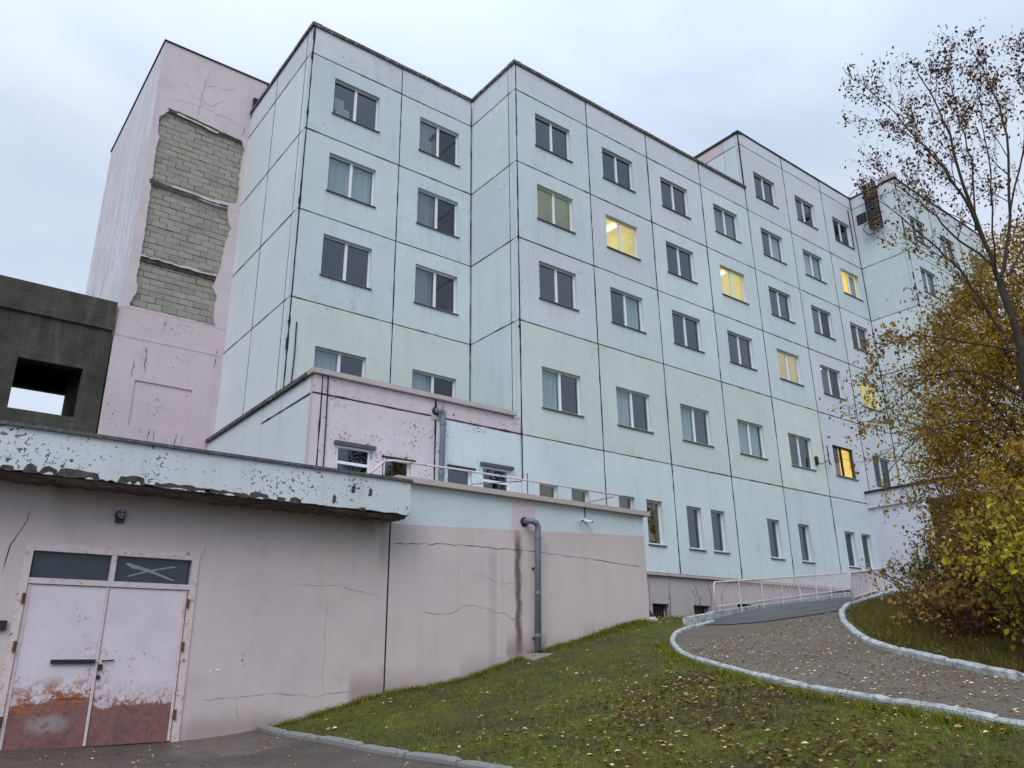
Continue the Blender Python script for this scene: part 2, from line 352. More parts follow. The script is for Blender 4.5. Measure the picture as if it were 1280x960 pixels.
# ------------------------------------------------------------------ terrain
OUT = [(18.97,15.19,1.09),(17.66,14.74,.92),(16.49,14.25,.76),(15.2,13.45,.53),(13.81,12.15,.28),(12.71,10.83,.08),(11.75,9.33,-.09),(10.75,7.67,-.27),(10.19,6.53,-.39),(9.7,5.39,-.48),(9.38,4.5,-.55),(9.01,3.59,-.64)]
INN = [(21.62,12.36,1.48),(20.4,11.87,1.25),(18.82,11.0,1.0),(16.87,9.79,.73),(14.81,8.34,.4),(13.58,7.26,.18),(12.77,6.22,.01),(12.1,5.27,-.14),(11.66,4.52,-.25)]
OUT += [(8.4, 1.8, -.8), (7.6, -1, -1.0)]; INN += [(11.0, 2.9, -.42), (10.2, 0, -.7)]
DK = [(5.82,15.0,-1.03),(5.78,14.0,-1.07),(5.88,12.5,-1.1),(5.96,10.83,-1.15),(6.05,9.9,-1.17),(6.13,8.91,-1.19),(6.2,6,-1.3),(6.2,0,-1.5),(6.0,-12,-1.8)]
CP = OUT+INN+DK+[(8.3,14.95,-.5),(9.97,14.95,-.42+.12),(11.9,14.95,.20),(13.8,14.95,.62),(15.8,14.95,1.07),(16.5,17,1.2),(18,20.2,1.42),(21.65,20.2,1.45),(25,20.2,1.72),(30,20.2,2.1),(36,20.2,2.5),(24,17,1.75),(30,18,2.25),(34,19,2.5),(38,18,2.75),(38,15,2.8),
    (28,15,2.2),(32,10,2.3),(24,10,1.6),(20,8,1.2),(16,6,.6),(14,4,.2),(16,2,.3),(22,3,1.0),(30,3,1.6),(40,8,2.4),(40,-5,1.6),(20,-6,.2),
    (7.68,5.59,-1.0),(7.2,9,-.95),(9,11,-.6),(0,0,-1.6),(-4,6,-1.42),(0,14.95,-1.02),(-10,15,-1.02),(3,8,-1.26),(-12,0,-1.6),(-12,-10,-1.8),(0,-10,-1.8),(12,-10,-1.0),(0,22,-.9),(-12,26,-.9),(10,22,.2)]
cp = np.array(CP)
def _k(r2): return np.where(r2 > 1e-9, r2*np.log(np.maximum(r2, 1e-9))*.5, 0)
_n = len(cp); _d = ((cp[:, None, :2]-cp[None, :, :2])**2).sum(-1)
_A = np.zeros((_n+3, _n+3)); _A[:_n, :_n] = _k(_d)+np.eye(_n)*.02; _A[:_n, _n] = 1; _A[:_n, _n+1:] = cp[:, :2]; _A[_n:, :_n] = _A[:_n, _n:].T
_w = np.linalg.solve(_A, np.concatenate([cp[:, 2], [0, 0, 0]]))
def H(X, Y):
    X = np.atleast_1d(np.asarray(X, float)); Y = np.atleast_1d(np.asarray(Y, float)); sh = X.shape; X = X.ravel(); Y = Y.ravel()
    x = np.clip(X, -12, 42); y = np.clip(Y, -10, 26)
    out = np.empty(len(x))
    for s in range(0, len(x), 20000):
        e = s+20000; r2 = (x[s:e, None]-cp[None, :, 0])**2+(y[s:e, None]-cp[None, :, 1])**2
        out[s:e] = _k(r2)@_w[:_n]+_w[_n]+_w[_n+1]*x[s:e]+_w[_n+2]*y[s:e]
    return np.minimum(out, 3.0).reshape(sh)
def h1(x, y): return float(H([x], [y])[0])
def lawnm():
    t = NT('mossy autumn lawn'); p = t.pos(); a = t.noise(p, .8, 4, .6); b = t.noise(p, 7, 6, .7); c = t.noise(p, 60, 3)
    g = t.ramp(b, [(.3, lin((46, 46, 14))), (.55, lin((80, 82, 18))), (.72, lin((108, 104, 26)))]); br = t.ramp(c, [(.3, lin((44, 36, 22))), (.7, lin((84, 68, 42)))])
    t.col(t.mix(t.step(a, .5, .68), g, br)); t.rough(.95); t.bump(t.math('ADD', b, c), .8, .03); return t.m
def asphaltm(name, dark, pale, wet=.6, seed=0, patches=True):
    t = NT(name); p = t.pos(); big = t.noise(p, .35, 4, .6); mid = t.noise(p, 2.2, 6, .7); f = t.noise(p, 90, 3, .7); f2 = t.noise(p, 240, 2)
    c = t.ramp(mid, [(.3, lin(dark)), (.7, lin(pale))]); c = t.mix(t.math('MULTIPLY', t.step(f, .5, .66), .5), c, tuple(x*1.5 for x in lin(pale)[:3])+(1,)); c = t.mix(t.math('MULTIPLY', t.step(f, .46, .34), .5), c, lin((34, 32, 32)))
    c = t.mix(t.math('MULTIPLY', t.step(big, .5, .7), .35), c, lin(dark))
    t.col(c); r = t.n('ShaderNodeMapRange'); r.inputs['From Min'].default_value = .4; r.inputs['From Max'].default_value = .62; r.inputs['To Min'].default_value = wet; r.inputs['To Max'].default_value = .9; t.l(big, r.inputs['Value']); t.l(r.outputs[0], t.b.inputs['Roughness'])
    t.bump(t.math('ADD', f, t.math('MULTIPLY', f2, .5)), .5, .008); return t.m
M['lawn'] = lawnm(); M['asphalt'] = asphaltm('damp driveway asphalt', (62, 55, 50), (88, 79, 72), .16); M['path'] = asphaltm('worn path asphalt', (80, 71, 62), (106, 96, 84), .5, 2); M['ramp'] = asphaltm('dark smooth ramp asphalt', (66, 66, 68), (86, 86, 88), .45, 3)
def kerbm():
    t = NT('flaking whitewashed kerb'); p = t.pos(); n = t.noise(p, 6, 7, .75, .3); f = t.noise(p, 30, 4, .7)
    c = t.ramp(n, [(.33, lin((84, 86, 82))), (.42, lin((146, 150, 150))), (.50, lin((176, 182, 184))), (.7, lin((208, 213, 216)))]); c = t.mix(t.math('MULTIPLY', t.step(f, .56, .66), .6), c, lin((86, 86, 80)))
    t.col(c); t.rough(.95); t.bump(t.math('ADD', n, f), .7, .02); return t.m
M['kerb'] = kerbm()
M['kerbold'] = paint('bare grey kerb', (128, 128, 128), .8, False, .3, 1.0, chipcol=(60, 58, 56), seed=20)
def structure(o): o['kind'] = 'structure'; return o
xs = np.concatenate([[-1500, -600, -200, -80, -40, -24], np.arange(-14, 4, 1.0), np.arange(4, 24, .3), np.arange(24, 43, .8), [46, 60, 100, 250, 700, 1500]])
ys = np.concatenate([[-1500, -600, -200, -80, -40, -20], np.arange(-10, 2, 1.0), np.arange(2, 21, .3), np.arange(21, 27, 1), [40, 80, 200, 600, 1500]])
gx, gy = np.meshgrid(xs, ys); gz = H(gx, gy)
nx = len(xs)
V = np.stack([gx, gy, gz], -1).reshape(-1, 3)
F = [[j*nx+i, j*nx+i+1, (j+1)*nx+i+1, (j+1)*nx+i] for j in range(len(ys)-1) for i in range(nx-1)]
g = bpy.data.objects.new('ground', mesh_of('ground', V, F, M['lawn'], smooth=True)); COL.objects.link(g); structure(g)
def resample(P, step):
    P = [Vector(p[:2]) for p in P]; d = [0]
    for i in range(1, len(P)): d.append(d[-1]+(P[i]-P[i-1]).length)
    n = max(2, int(d[-1]/step)+1); out = []
    # catmull-rom through the points
    for k in range(n):
        s = d[-1]*k/(n-1); i = min(len(P)-2, max(0, int(np.searchsorted(d, s))-1)); t = (s-d[i])/(d[i+1]-d[i])
        p0 = P[max(0, i-1)]; p1 = P[i]; p2 = P[i+1]; p3 = P[min(len(P)-1, i+2)]
        out.append(.5*((2*p1)+(p2-p0)*t+(2*p0-5*p1+4*p2-p3)*t*t+(3*p1-p0-3*p2+p3)*t**3))
    return out
def loft(A, B, m, lift):
    n = len(A); Vx = np.zeros((n, m+1, 2))
    for i in range(n):
        for j in range(m+1):
            q = A[i].lerp(B[i], j/m); Vx[i, j] = q
    Z = H(Vx[..., 0], Vx[..., 1])+lift
    V = [(Vx[i, j, 0], Vx[i, j, 1], Z[i, j]) for i in range(n) for j in range(m+1)]
    F = [[i*(m+1)+j, (i+1)*(m+1)+j, (i+1)*(m+1)+j+1, i*(m+1)+j+1] for i in range(n-1) for j in range(m)]
    return V, F
def samecount(P, n):
    a = resample(P, .05); return [a[int(round(k*(len(a)-1)/(n-1)))] for k in range(n)]
oc = samecount(OUT, 80); ic = samecount(INN, 80)
V, F = loft(oc, ic, 12, .02); o = bpy.data.objects.new('path', mesh_of('path', V, F, M['path'], smooth=True)); COL.objects.link(o); structure(o); fix_normals(o)
dk = samecount(DK, 60); dl = [Vector((-24, p.y)) for p in dk]
V, F = loft(dk, dl, 60, .02); o = bpy.data.objects.new('driveway', mesh_of('driveway', V, F, M['asphalt'], smooth=True)); COL.objects.link(o); structure(o); fix_normals(o)
# kerbs: every stone a part
def kerb(name, label, P, w, hgt, mat, stone=1.0, side=1, low=0):
    t = thing(name, label, 'kerb', (P[0][0], P[0][1], h1(P[0][0], P[0][1])))
    R = resample(P, .12); i = 0; per = max(2, int(stone/.12))
    while i < len(R)-2:
        j = min(len(R)-1, i+per); seg = R[i:j+1]; V = []; dz = random.uniform(-.012, .01); sh = random.uniform(-.008, .008)
        tuck = (j-i > 3)
        for k, p in enumerate(seg):
            q = seg[min(k+1, len(seg)-1)]-seg[max(k-1, 0)]; nn = Vector((-q.y, q.x)).normalized()*side; z = h1(p.x, p.y)
            jn = 0
            if k in (0, len(seg)-1) and tuck: p = p+(-q.normalized() if k else q.normalized())*.018; jn = .014
            r = lambda a=.006: random.uniform(-a, a)
            top = z+hgt+dz
            prof = [(0, z-.15), (0+jn, top-.03), (.025+jn, top-jn), (w-.025-jn, top+r(.004)-jn), (w-jn, top-.03), (w, z-.15)]
            for (a, zz) in prof:
                pp = p+nn*(a+sh+r(.004)); V.append((pp.x, pp.y, zz+r(.003)))
        m = 6; F = [[k*m+c, k*m+(c+1) % m, (k+1)*m+(c+1) % m, (k+1)*m+c] for k in range(len(seg)-1) for c in range(m)]
        F += [list(range(m)), [(len(seg)-1)*m+c for c in reversed(range(m))]]
        mb = MB(); mb.add(V, F); fix_normals(mb.build('kerb_stone', mat, t)); i = j
    return t
kerb('kerb', 'whitewashed outer kerb curving along the lawn edge of the asphalt path', OUT[:], .12, .08, M['kerb'], 1.6, 1)
kerb('kerb', 'whitewashed inner kerb curving in front of the autumn bushes', INN[:], .14, .10, M['kerb'], 1.5, -1)
kerb('kerb', 'bare grey kerb between the driveway and the grass slope', DK, .17, .10, M['kerbold'], 1.2, 1)
# ramp beside the facade
RA, RB = Vector((17.75, 14.9)), Vector((38.0, 20.0)); A0 = [RA.lerp(RB, k/20) for k in range(21)]
def rz(x): return 1.41+(x-19.5)*.1 if x > 19.5 else 1.41-(19.5-x)*.12
NL, NC = 60, 14; V = []
for k in range(NL+1):
    f = k/NL; a_ = Vector((17.95+20.05*f, 15.1+4.95*f)); b_ = Vector((20.5+17.5*f, 11.72+5.9*f))
    for j in range(NC+1):
        q = a_.lerp(b_, j/NC); zg = h1(q.x, q.y)+.03; zr = 1.17+(q.x-19.5)*.1; w = min(1, max(0, (f-.02)/.16)); w = w*w*(3-2*w)
        V.append((q.x, q.y, zg*(1-w)+max(zg, zr)*w))
F = [[k*(NC+1)+j, (k+1)*(NC+1)+j, (k+1)*(NC+1)+j+1, k*(NC+1)+j+1] for k in range(NL) for j in range(NC)]
nv = len(V); rim = [k*(NC+1) for k in range(NL+1)]; rim2 = [k*(NC+1)+NC for k in range(NL+1)]
for R_ in (rim, rim2):
    b0 = len(V); V += [(V[i][0], V[i][1], V[i][2]-.9) for i in R_]; F += [[R_[i], R_[i+1], b0+i+1, b0+i] for i in range(NL)]
o = bpy.data.objects.new('ramp', mesh_of('ramp', V, F, M['ramp'], smooth=False)); COL.objects.link(o); structure(o); fix_normals(o)
cl = MB(); V = []
for k in range(41):
    q = Vector((18.05, 15.0)).lerp(Vector((20.5, 11.85)), k/40)+Vector((random.uniform(-.03, .03), random.uniform(-.03, .03))); w_ = random.uniform(.02, .05); z = h1(q.x, q.y)+.034
    V += [(q.x-w_, q.y-w_*.8, z), (q.x+w_, q.y+w_*.8, z), (q.x, q.y, z-.02)]
cl.add(V, [[3*k, 3*k+1, 3*k+4, 3*k+3] for k in range(40)]); structure(cl.build('pavement_crack', M['dark']))
t = thing('ramp_kerb_wall', 'low whitewashed concrete kerb wall along the ramp below the long railing', 'low wall', (19, 15.4, 1.2))
def wallseg(x0, y0, x1, y1, z0, z1, b0, b1, w=.22):
    d = Vector((x1-x0, y1-y0)).normalized(); n = Vector((-d.y, d.x))*w; V = []
    for (x, y, zt, zb) in ((x0, y0, z0, b0), (x1, y1, z1, b1)):
        V += [(x, y, zb), (x+n.x, y+n.y, zb), (x+n.x, y+n.y, zt-.02), (x+n.x*.9, y+n.y*.9, zt), (x+n.x*.1, y+n.y*.1, zt), (x, y, zt-.02)]
    mb = MB(); mb.add(V, [[c, (c+1) % 6, (c+1) % 6+6, c+6] for c in range(6)]+[list(range(6)), [11, 10, 9, 8, 7, 6]]); fix_normals(mb.build('concrete_block', M['kerb'], t))
wallseg(17.85, 15.0, 18.5, 15.17, 1.22, 1.29, .5, .6, .25); wallseg(18.52, 15.17, 19.35, 15.44, 1.30, 1.37, .6, .7, .25)
for k in range(5):
    x0 = 19.38+k*3.66; x1 = x0+3.64; wallseg(x0, 15.46+(x0-19.38)*.272, x1, 15.46+(x1-19.38)*.272, 1.43+(x0-19.5)*.1, 1.43+(x1-19.5)*.1, .6+k*.3, .9+k*.3, .22)
t = thing('ramp_kerb_wall', 'low whitewashed kerb wall under the short railing beside the bush', 'low wall', (21.8, 12.2, 1.2))
for k in range(3):
    x0 = 21.5+k*2.6; x1 = x0+2.58; s = .37; wallseg(x0, 12.15+(x0-21.5)*s, x1, 12.15+(x1-21.5)*s, 1.58+(x0-21.8)*.118, 1.58+(x1-21.8)*.118, .8, 1.1, .2)
# railings with upright bars
def railm():
    t = NT('chipped white railing paint'); n = t.noise(t.pos(), 5, 5, .7); t.col(t.ramp(n, [(.3, lin((222, 212, 214))), (.62, lin((206, 190, 194))), (.66, lin((110, 62, 56)))])); t.rough(.6); return t.m
M['rail'] = railm()
def railing(label, P0, P1, posts, hgt, spacing):
    t = thing('railing', label, 'railing', P0); P0, P1 = Vector(P0), Vector(P1); n = int((P1-P0).length/spacing)
    top = MB(); up = Vector((0, 0, hgt)); lo = Vector((0, 0, .17)); d = (P1-P0)
    top.tube([P0, P0+up*.9, P0+up*.98+d.normalized()*.05, P0+up+d.normalized()*.14, P1+up, P1], .025, 6); top.build('top_rail', M['rail'], t, smooth=True)
    MB().tube([P0+lo, P1+lo], .018, 5).build('bottom_rail', M['rail'], t)
    for k in range(1, posts+1): p = P0.lerp(P1, k/(posts+1)); MB().tube([p-Vector((0, 0, .1)), p+up], .022, 6).build('post', M['rail'], t)
    me = mesh_of('baluster', *(lambda m: (m.v, m.f))(MB().tube([(0, 0, .17), (0, 0, hgt)], .0105, 4)), M['rail'])
    for k in range(1, n): inst(me, 'baluster', t, P0.lerp(P1, k/n))
railing('long pink white barred railing climbing beside the facade', (19.5, 15.42, 1.38), (36.6, 20.07, 3.1), 8, .87, .155)
railing('short pink white barred railing half hidden by the bush', (21.8, 12.42, 1.52), (28.6, 15.0, 2.30), 3, .85, .15)
# ------------------------------------------------------------------ windows
def win_frame(W, Hh, mull=.5, y=.13, orient='v', fw=.055):
    mb = MB(); f = fw
    mb.box(0, y, 0, W, y+.07, f); mb.box(0, y, Hh-f, W, y+.07, Hh); mb.box(0, y, f, f, y+.07, Hh-f); mb.box(W-f, y, f, W, y+.07, Hh-f)
    if orient == 'v' and mull: x = W*mull; mb.box(x-.05, y-.005, f, x+.05, y+.07, Hh-f)
    if orient == 'h': z = Hh*.6; mb.box(f, y-.005, z-.04, W-f, y+.07, z+.04)
    return mb
MC = {}
def cached(key, fn, mat):
    if key not in MC: mb = fn(); MC[key] = mesh_of(key[0], mb.v, mb.f, mat)
    return MC[key]
def addwin(parent, x, z, Y, W, Hh, state='dark', mull=.5, orient='v', depth=.13, sill=True, label=None, framemat='white'):
    """opening's lower left corner at x, z on a wall plane Y. window > pane, sill, curtain; room behind"""
    k = (round(W, 2), round(Hh, 2), mull, orient, depth, framemat)
    o = inst(cached(('window',)+k, lambda: win_frame(W, Hh, mull, depth, orient), M[framemat]), 'window', parent, (x, Y, z))
    if label: o['label'] = label
    f = .05; y = depth+.035
    def sub(me, nm, dx=0, dy=0, dz=0):
        s = bpy.data.objects.new(nm, me); COL.objects.link(s); s.parent = o; s.location = (dx, dy, dz); return s
    def pn(a0, b0, a1, b1): return lambda: MB().box(a0, y, b0, a1, y+.008, b1)
    if orient == 'v' and mull:
        halves = [(f, f, W*mull-.045, Hh-f), (W*mull+.045, f, W-f, Hh-f)]
    elif orient == 'h': halves = [(f, f, W-f, Hh*.6-.035), (f, Hh*.6+.035, W-f, Hh-f)]
    else: halves = [(f, f, W-f, Hh-f)]
    for i, hh in enumerate(halves): sub(cached(('pane', i)+k, pn(*hh), M['glass']), 'pane')
    if sill:
        sub(cached(('sill',)+k, lambda: MB().add([(-.05, -.06, -.035), (W+.05, -.06, -.035), (W+.05, depth, 0.004), (-.05, depth, 0.004), (-.05, -.06, -.07), (W+.05, -.06, -.07), (W+.05, depth, -.05), (-.05, depth, -.05)], [(0,1,2,3),(7,6,5,4),(0,4,5,1),(1,5,6,2),(2,6,7,3),(3,7,4,0)]), M['sill']), 'sill')
    rm = {'dark': 'room', 'black': 'roomdark', 'lit': 'lit', 'bright': 'litbright', 'dim': 'litdim', 'cream': 'litcream', 'pale': 'roompale', 'olive': 'litolive'}
    st = state.split('+'); room = rm[st[0]]
    def room_mb():
        a, b, D = W+.5, Hh+.35, 1.7
        mb = MB(); x0, x1, z0, z1, y0, y1 = -.5, a, -.4, b, .215, .215+D
        mb.add([(x0,y0,z0),(x1,y0,z0),(x1,y0,z1),(x0,y0,z1),(x0,y1,z0),(x1,y1,z0),(x1,y1,z1),(x0,y1,z1)], [(4,5,6,7),(0,1,5,4),(2,3,7,6),(0,4,7,3),(1,2,6,5)])
        # wall returns round the opening so no daylight leaks in beside it
        return mb
    if W < 1.2:
        def room_mb():
            mb = MB(); x0, x1, z0, z1, y0, y1 = -.04, W+.04, -.04, Hh+.04, .205, 1.2
            mb.add([(x0,y0,z0),(x1,y0,z0),(x1,y0,z1),(x0,y0,z1),(x0,y1,z0),(x1,y1,z0),(x1,y1,z1),(x0,y1,z1)], [(4,5,6,7),(0,1,5,4),(2,3,7,6),(0,4,7,3),(1,2,6,5)]); return mb
    sub(cached(('room', room)+k, room_mb, M[room]), 'room')
    for s_ in st[1:]:
        kind, side = s_.split(':'); mt = {'c': 'curtain', 'p': 'curtainpink', 'w': 'curtainwhite', 'k': 'curtainyellow'}
        rng_ = {'L': (f, W*.5-.03), 'R': (W*.5+.03, W-f), 'B': (f, W-f)}[side] if side in 'LRB' else None
        if kind in mt:
            def cur():
                mb = MB(); n = 14; V = []
                for i in range(n+1):
                    xx = rng_[0]+(rng_[1]-rng_[0])*i/n; yy = y+.09+.022*math.sin(i*2.3)
                    V += [(xx, yy, 0.02), (xx, yy, Hh-.02)]
                return mb.add(V, [[2*i, 2*i+2, 2*i+3, 2*i+1] for i in range(n)])
            sub(cached(('curtain', kind, side)+k, cur, M[mt[kind]]), 'curtain')
        if kind == 'lamp': sub(cached(('lamp',)+k, lambda: MB().box(W*.62, .7, Hh+.22, W*.74, 1.5, Hh+.27), M['lampglow']), 'ceiling_lamp')
        if kind == 'paper': sub(cached(('paper',)+k, lambda: MB().box(.12, y+.03, .35, .5, y+.035, .85).box(.2, y+.04, .12, .75, y+.045, .5), M['paper']), 'paper_sheet')
        if kind == 'grille':
            def gr():
                mb = MB(); mb.box(-.02, .06, 0, .04, .09, Hh); mb.box(W-.04, .06, 0, W+.02, .09, Hh); mb.box(-.02, .06, Hh-.05, W+.02, .09, Hh); mb.box(-.02, .06, 0, W+.02, .09, .05)
                for i in range(-8, 9):
                    for sgn in (1, -1):
                        x0_ = W*.25+i*.14
                        pts = []
                        for q in range(13):
                            zz = Hh*.45+Hh*.55*q/12; xx = x0_+sgn*(zz-Hh*.7)
                            if 0 < xx < W*.5: pts.append((xx, .075, zz))
                        if len(pts) > 1: mb.bar(pts[0], pts[-1], .01, .01)
                return mb
            sub(cached(('grille',)+k, gr, M['darkmetal']), 'grille')
    return o
# ------------------------------------------------------------------ main panel building
J1, J2, J3, J4, J5, J6, RF, J7, R2 = 3.137, 7.352, 11.564, 14.901, 18.201, 21.535, 22.84, 25.492, 26.246
YM, YA, YG, YZ = 20.176, 23.125, 17.41, 29.83
XA, XB, XC, E = 8.86, 12.692, 16.105, [16.105, 19.961, 23.637, 27.338, 30.974, 34.736, 38.455, 41.757]
bld = thing('hospital_building', 'six storey panel building in pale blue and mint with stepped facade and lit windows', 'building', (25, 24, 1.5))
rows = [(J2, J3), (J3, J4), (J4, J5), (J5, J6)]
def tint(i, r):
    if r == 0: return M['green'] if i < 5 else M['lav']
    return M[['blue', 'blue2', 'lav', 'blue', 'blue2'][(i*3+r*2) % 5]]
# block A
stA = {(0, 3): 'dark+paper:x', (0, 2): 'dark+c:B', (0, 1): 'dark', (0, 0): 'dark+c:L', (1, 3): 'dark+p:L', (1, 2): 'dark+p:L', (1, 1): 'dark+p:L', (1, 0): 'black+c:L'}
for i, (a0, a1, wx, ww) in enumerate(((XA+.0, XB, 9.86, 1.88), (XB, XC, 13.57, 1.88))):
    for r, (z0, z1) in enumerate(rows):
        wz = z0+1.12; panel(bld, 'front', YA, a0, z0, a1, z1, M['green'] if r == 0 else M[['blue', 'blue2'][(i+r) % 2]], [(wx, wz, wx+ww, wz+1.56)])
        addwin(bld, wx, wz, YA, ww, 1.56, stA[(i, r)])
    panel(bld, 'front', YA, a0, J6, a1, RF, M['lav'])
# main
WX = [17.12, 20.80, 24.45, 28.17, 31.92, 35.60, 39.30]
st = {0: ['dark+c:L', 'dark', 'dim', 'dark'], 1: ['dark+w:L', 'dark+c:R', 'lit+lamp:x', 'dark'], 2: ['pale+c:L+lamp:x', 'dark', 'dark', 'dark'], 3: ['dark+c:B', 'dark', 'lit+lamp:x', 'dark+p:B'],
      4: ['dark', 'cream', 'dark', 'dark+c:R', 'dark'], 5: ['bright+k:L+grille:x', 'pale+lamp:x', 'dark', 'dark+w:B', 'dark'], 6: ['dark', 'lit', 'pale', 'bright+c:R', 'black']}
for i in range(7):
    rr = rows+([(J6, J7)] if i > 3 else [])
    for r, (z0, z1) in enumerate(rr):
        wz = z0+1.16; hh = 1.51; panel(bld, 'front', YM, E[i], z0, E[i+1], z1, M['lav'] if r == 4 else tint(i, r), [(WX[i], wz, WX[i]+1.86, wz+hh)])
        gr = st[i][r]; addwin(bld, WX[i], wz, YM, 1.86, hh, gr, framemat='darkmetal' if 'grille' in gr else 'white')
    if i < 4: panel(bld, 'front', YM, E[i], J6, E[i+1], RF, M['lav'])
    else: panel(bld, 'front', YM, E[i], J7, E[i+1], R2, M['lav'])
# ground storey with narrow windows
bw = {0: [(16.87, .85, 'olive'), (18.31, .86, 'olive')], 1: [(20.6, .84, 'olive'), (22.04, .88, 'olive')], 2: [(24.3, .90, 'black'), (25.76, .88, 'black')], 3: [(29.48, .9, 'dark')],
      4: [(31.76, .88, 'dark')], 5: [(35.52, .88, 'dark'), (36.98, .88, 'dark')], 6: []}
for i in range(7):
    panel(bld, 'front', YM, E[i], J1, E[i+1], J2, M['blue'] if i < 4 else M['blue2'], [(x, 4.17, x+w, 5.8) for x, w, s in bw[i]])
    for x, w, s in bw[i]: addwin(bld, x, 4.17, YM, w, 1.63, s, mull=0, depth=.16)
# side faces
def side(c, y0, y1, zs, mats, strip=.28, vj=None):
    for (z0, z1), m in zip(zip(zs[:-1], zs[1:]), mats):
        panel(bld, 'left', c, y0+strip, z0, y1, z1, m); panel(bld, 'left', c, y0, z0, y0+strip, z1, m, gap=.012)
sideZ = [3.7, J3, J4, J5, J6, RF]
side(XA, YA+.2, YZ, sideZ, [M['side']]*4+[M['lav']])
side(XC, YM+.2, YA, [J2, J3, J4, J5, J6, RF], [M['blue2'], M['blue'], M['blue2'], M['blue'], M['lav']], .22)
# upper step of the taller section above the lower roof, facing the viewer's left
panel(bld, 'left', E[4], YM+.2, RF-.4, YM+1.0, R2, M['blue2']); panel(bld, 'left', E[4], YM+1.0, RF-.4, 36, J7, M['blue']); panel(bld, 'left', E[4], YM+1.0, J7, 36, R2, M['pink'])
# joint sealant strips
js = MB()
def ribbon(face, c, fixed, a0, a1, w, vert):
    n = max(1, int((a1-a0)/.3)); fn = FACE[face](c); V = []
    for k in range(n+1):
        q = a0+(a1-a0)*k/n; ww = w*random.choice((.7, .9, 1, 1, 1.15, 1.6))*random.uniform(.85, 1.1); d = random.uniform(-.014, -.007); sh = random.uniform(-.004, .004)
        for (o_, dd) in ((-ww, .05), (-ww, d), (ww, d), (ww, .05)): V.append(fn(fixed+o_+sh, q, dd) if vert else fn(q, fixed+o_+sh, dd))
    js.add(V, [[4*k+j, 4*k+j+1, 4*k+j+5, 4*k+j+4] for k in range(n) for j in range(3)])
def vstrip(face, c, a, z0, z1, w=.016): ribbon(face, c, a, z0, z1, w, True)
def hstrip(face, c, z, a0, a1, w=.0145): ribbon(face, c, z, a0, a1, w, False)
vstrip('front', YA, XA+.05, 7.9, RF, .024); vstrip('front', YA, XB, J2, RF); vstrip('front', YA, XC-.05, J2, RF)
for i in range(1, 8): vstrip('front', YM, E[i]-(.05 if i == 7 else 0), J1, (RF if i < 4 else R2), .02)
vstrip('front', YM, XC+.05, J1, RF, .022)
for z in (J3, J4, J5, J6): hstrip('front', YA, z, XA, XC)
for z in (J2, J3, J4, J5, J6): hstrip('front', YM, z, XC, E[7])
hstrip('front', YM, J7, E[4], E[7])
for z in (J3, J4, J5, J6): hstrip('left', XA, z, YA+.25, YZ); hstrip('left', XC, z, YM+.25, YA)
vstrip('left', XA, YA+.48, 4, RF, .006); vstrip('left', XA, YA+3.4, 4, RF, .008); vstrip('left', XC, YM+.42, J2, RF, .006)
hstrip('left', E[4], J7, YM+.3, 36)
js.build('joint_sealant', M['seal'], bld)
# dark cores and roofs close the shell
core = MB()
core.box(XA+.22, YA+2.2, 4, XC-.2, YZ, RF-.1); core.box(XC+.22, YM+2.3, J1+.1, E[4], YA+6, RF-.1); core.box(E[4]+.25, YM+2.3, J1+.1, E[7]+.1, 36, R2-.1)
core.build('inner_core', M['dark'], bld)
rf = MB(); rf.box(XA+.2, YA+.2, RF-.18, XC+.1, YZ, RF-.06); rf.box(XC+.2, YM+.2, RF-.18, E[4], 29, RF-.06); rf.box(E[4]+.2, YM+.2, R2-.18, E[7], 29, R2-.06); rf.build('roof', M['edge'], bld)
def cap(pts, z, w=.1, hgt=.14, mat='edge', parent=bld, out=.07, name='parapet_flashing'):
    """flashing along a polyline, outside on the right hand of travel"""
    for p, q in zip(pts[:-1], pts[1:]):
        mb = MB(); p, q = Vector(p), Vector(q); d = (q-p).normalized(); n = Vector((d.y, -d.x)); L_ = (q-p).length; k = max(1, int(L_/.5))
        V = []; 
        for i in range(k+1):
            c = p+d*(L_*i/k); c0 = c
            if i == 0: c0 = c-d*.0
            dz = random.uniform(-.012, .012); o1 = out+random.uniform(-.008, .008)
            for (a, zz) in ((o1, z-hgt+dz), (o1, z+dz*.4), (-.35, z+.02), (-.35, z-hgt)):
                qn = c+n*a; V.append((qn.x, qn.y, zz))
        F = [[i*4+j, i*4+(j+1) % 4, (i+1)*4+(j+1) % 4, (i+1)*4+j] for i in range(k) for j in range(4)]+[[0, 1, 2, 3], [k*4+3, k*4+2, k*4+1, k*4]]
        mb.add(V, F); fix_normals(mb.build(name, M[mat], parent))
cap([(XA-.07, YZ+.3), (XA-.07, YA-.07)], RF+.07, out=.0); cap([(XA-.07, YA), (XC, YA)], RF+.07); cap([(XC-.07, YA), (XC-.07, YM-.07)], RF+.07, out=0); cap([(XC-.07, YM), (E[4]+.05, YM)], RF+.07)
cap([(E[4]-.05, 36), (E[4]-.05, YM-.05)], R2+.04, out=0, mat='seal'); cap([(E[4]-.05, YM), (E[7], YM)], R2+.04, out=.05, hgt=.06, mat='seal')
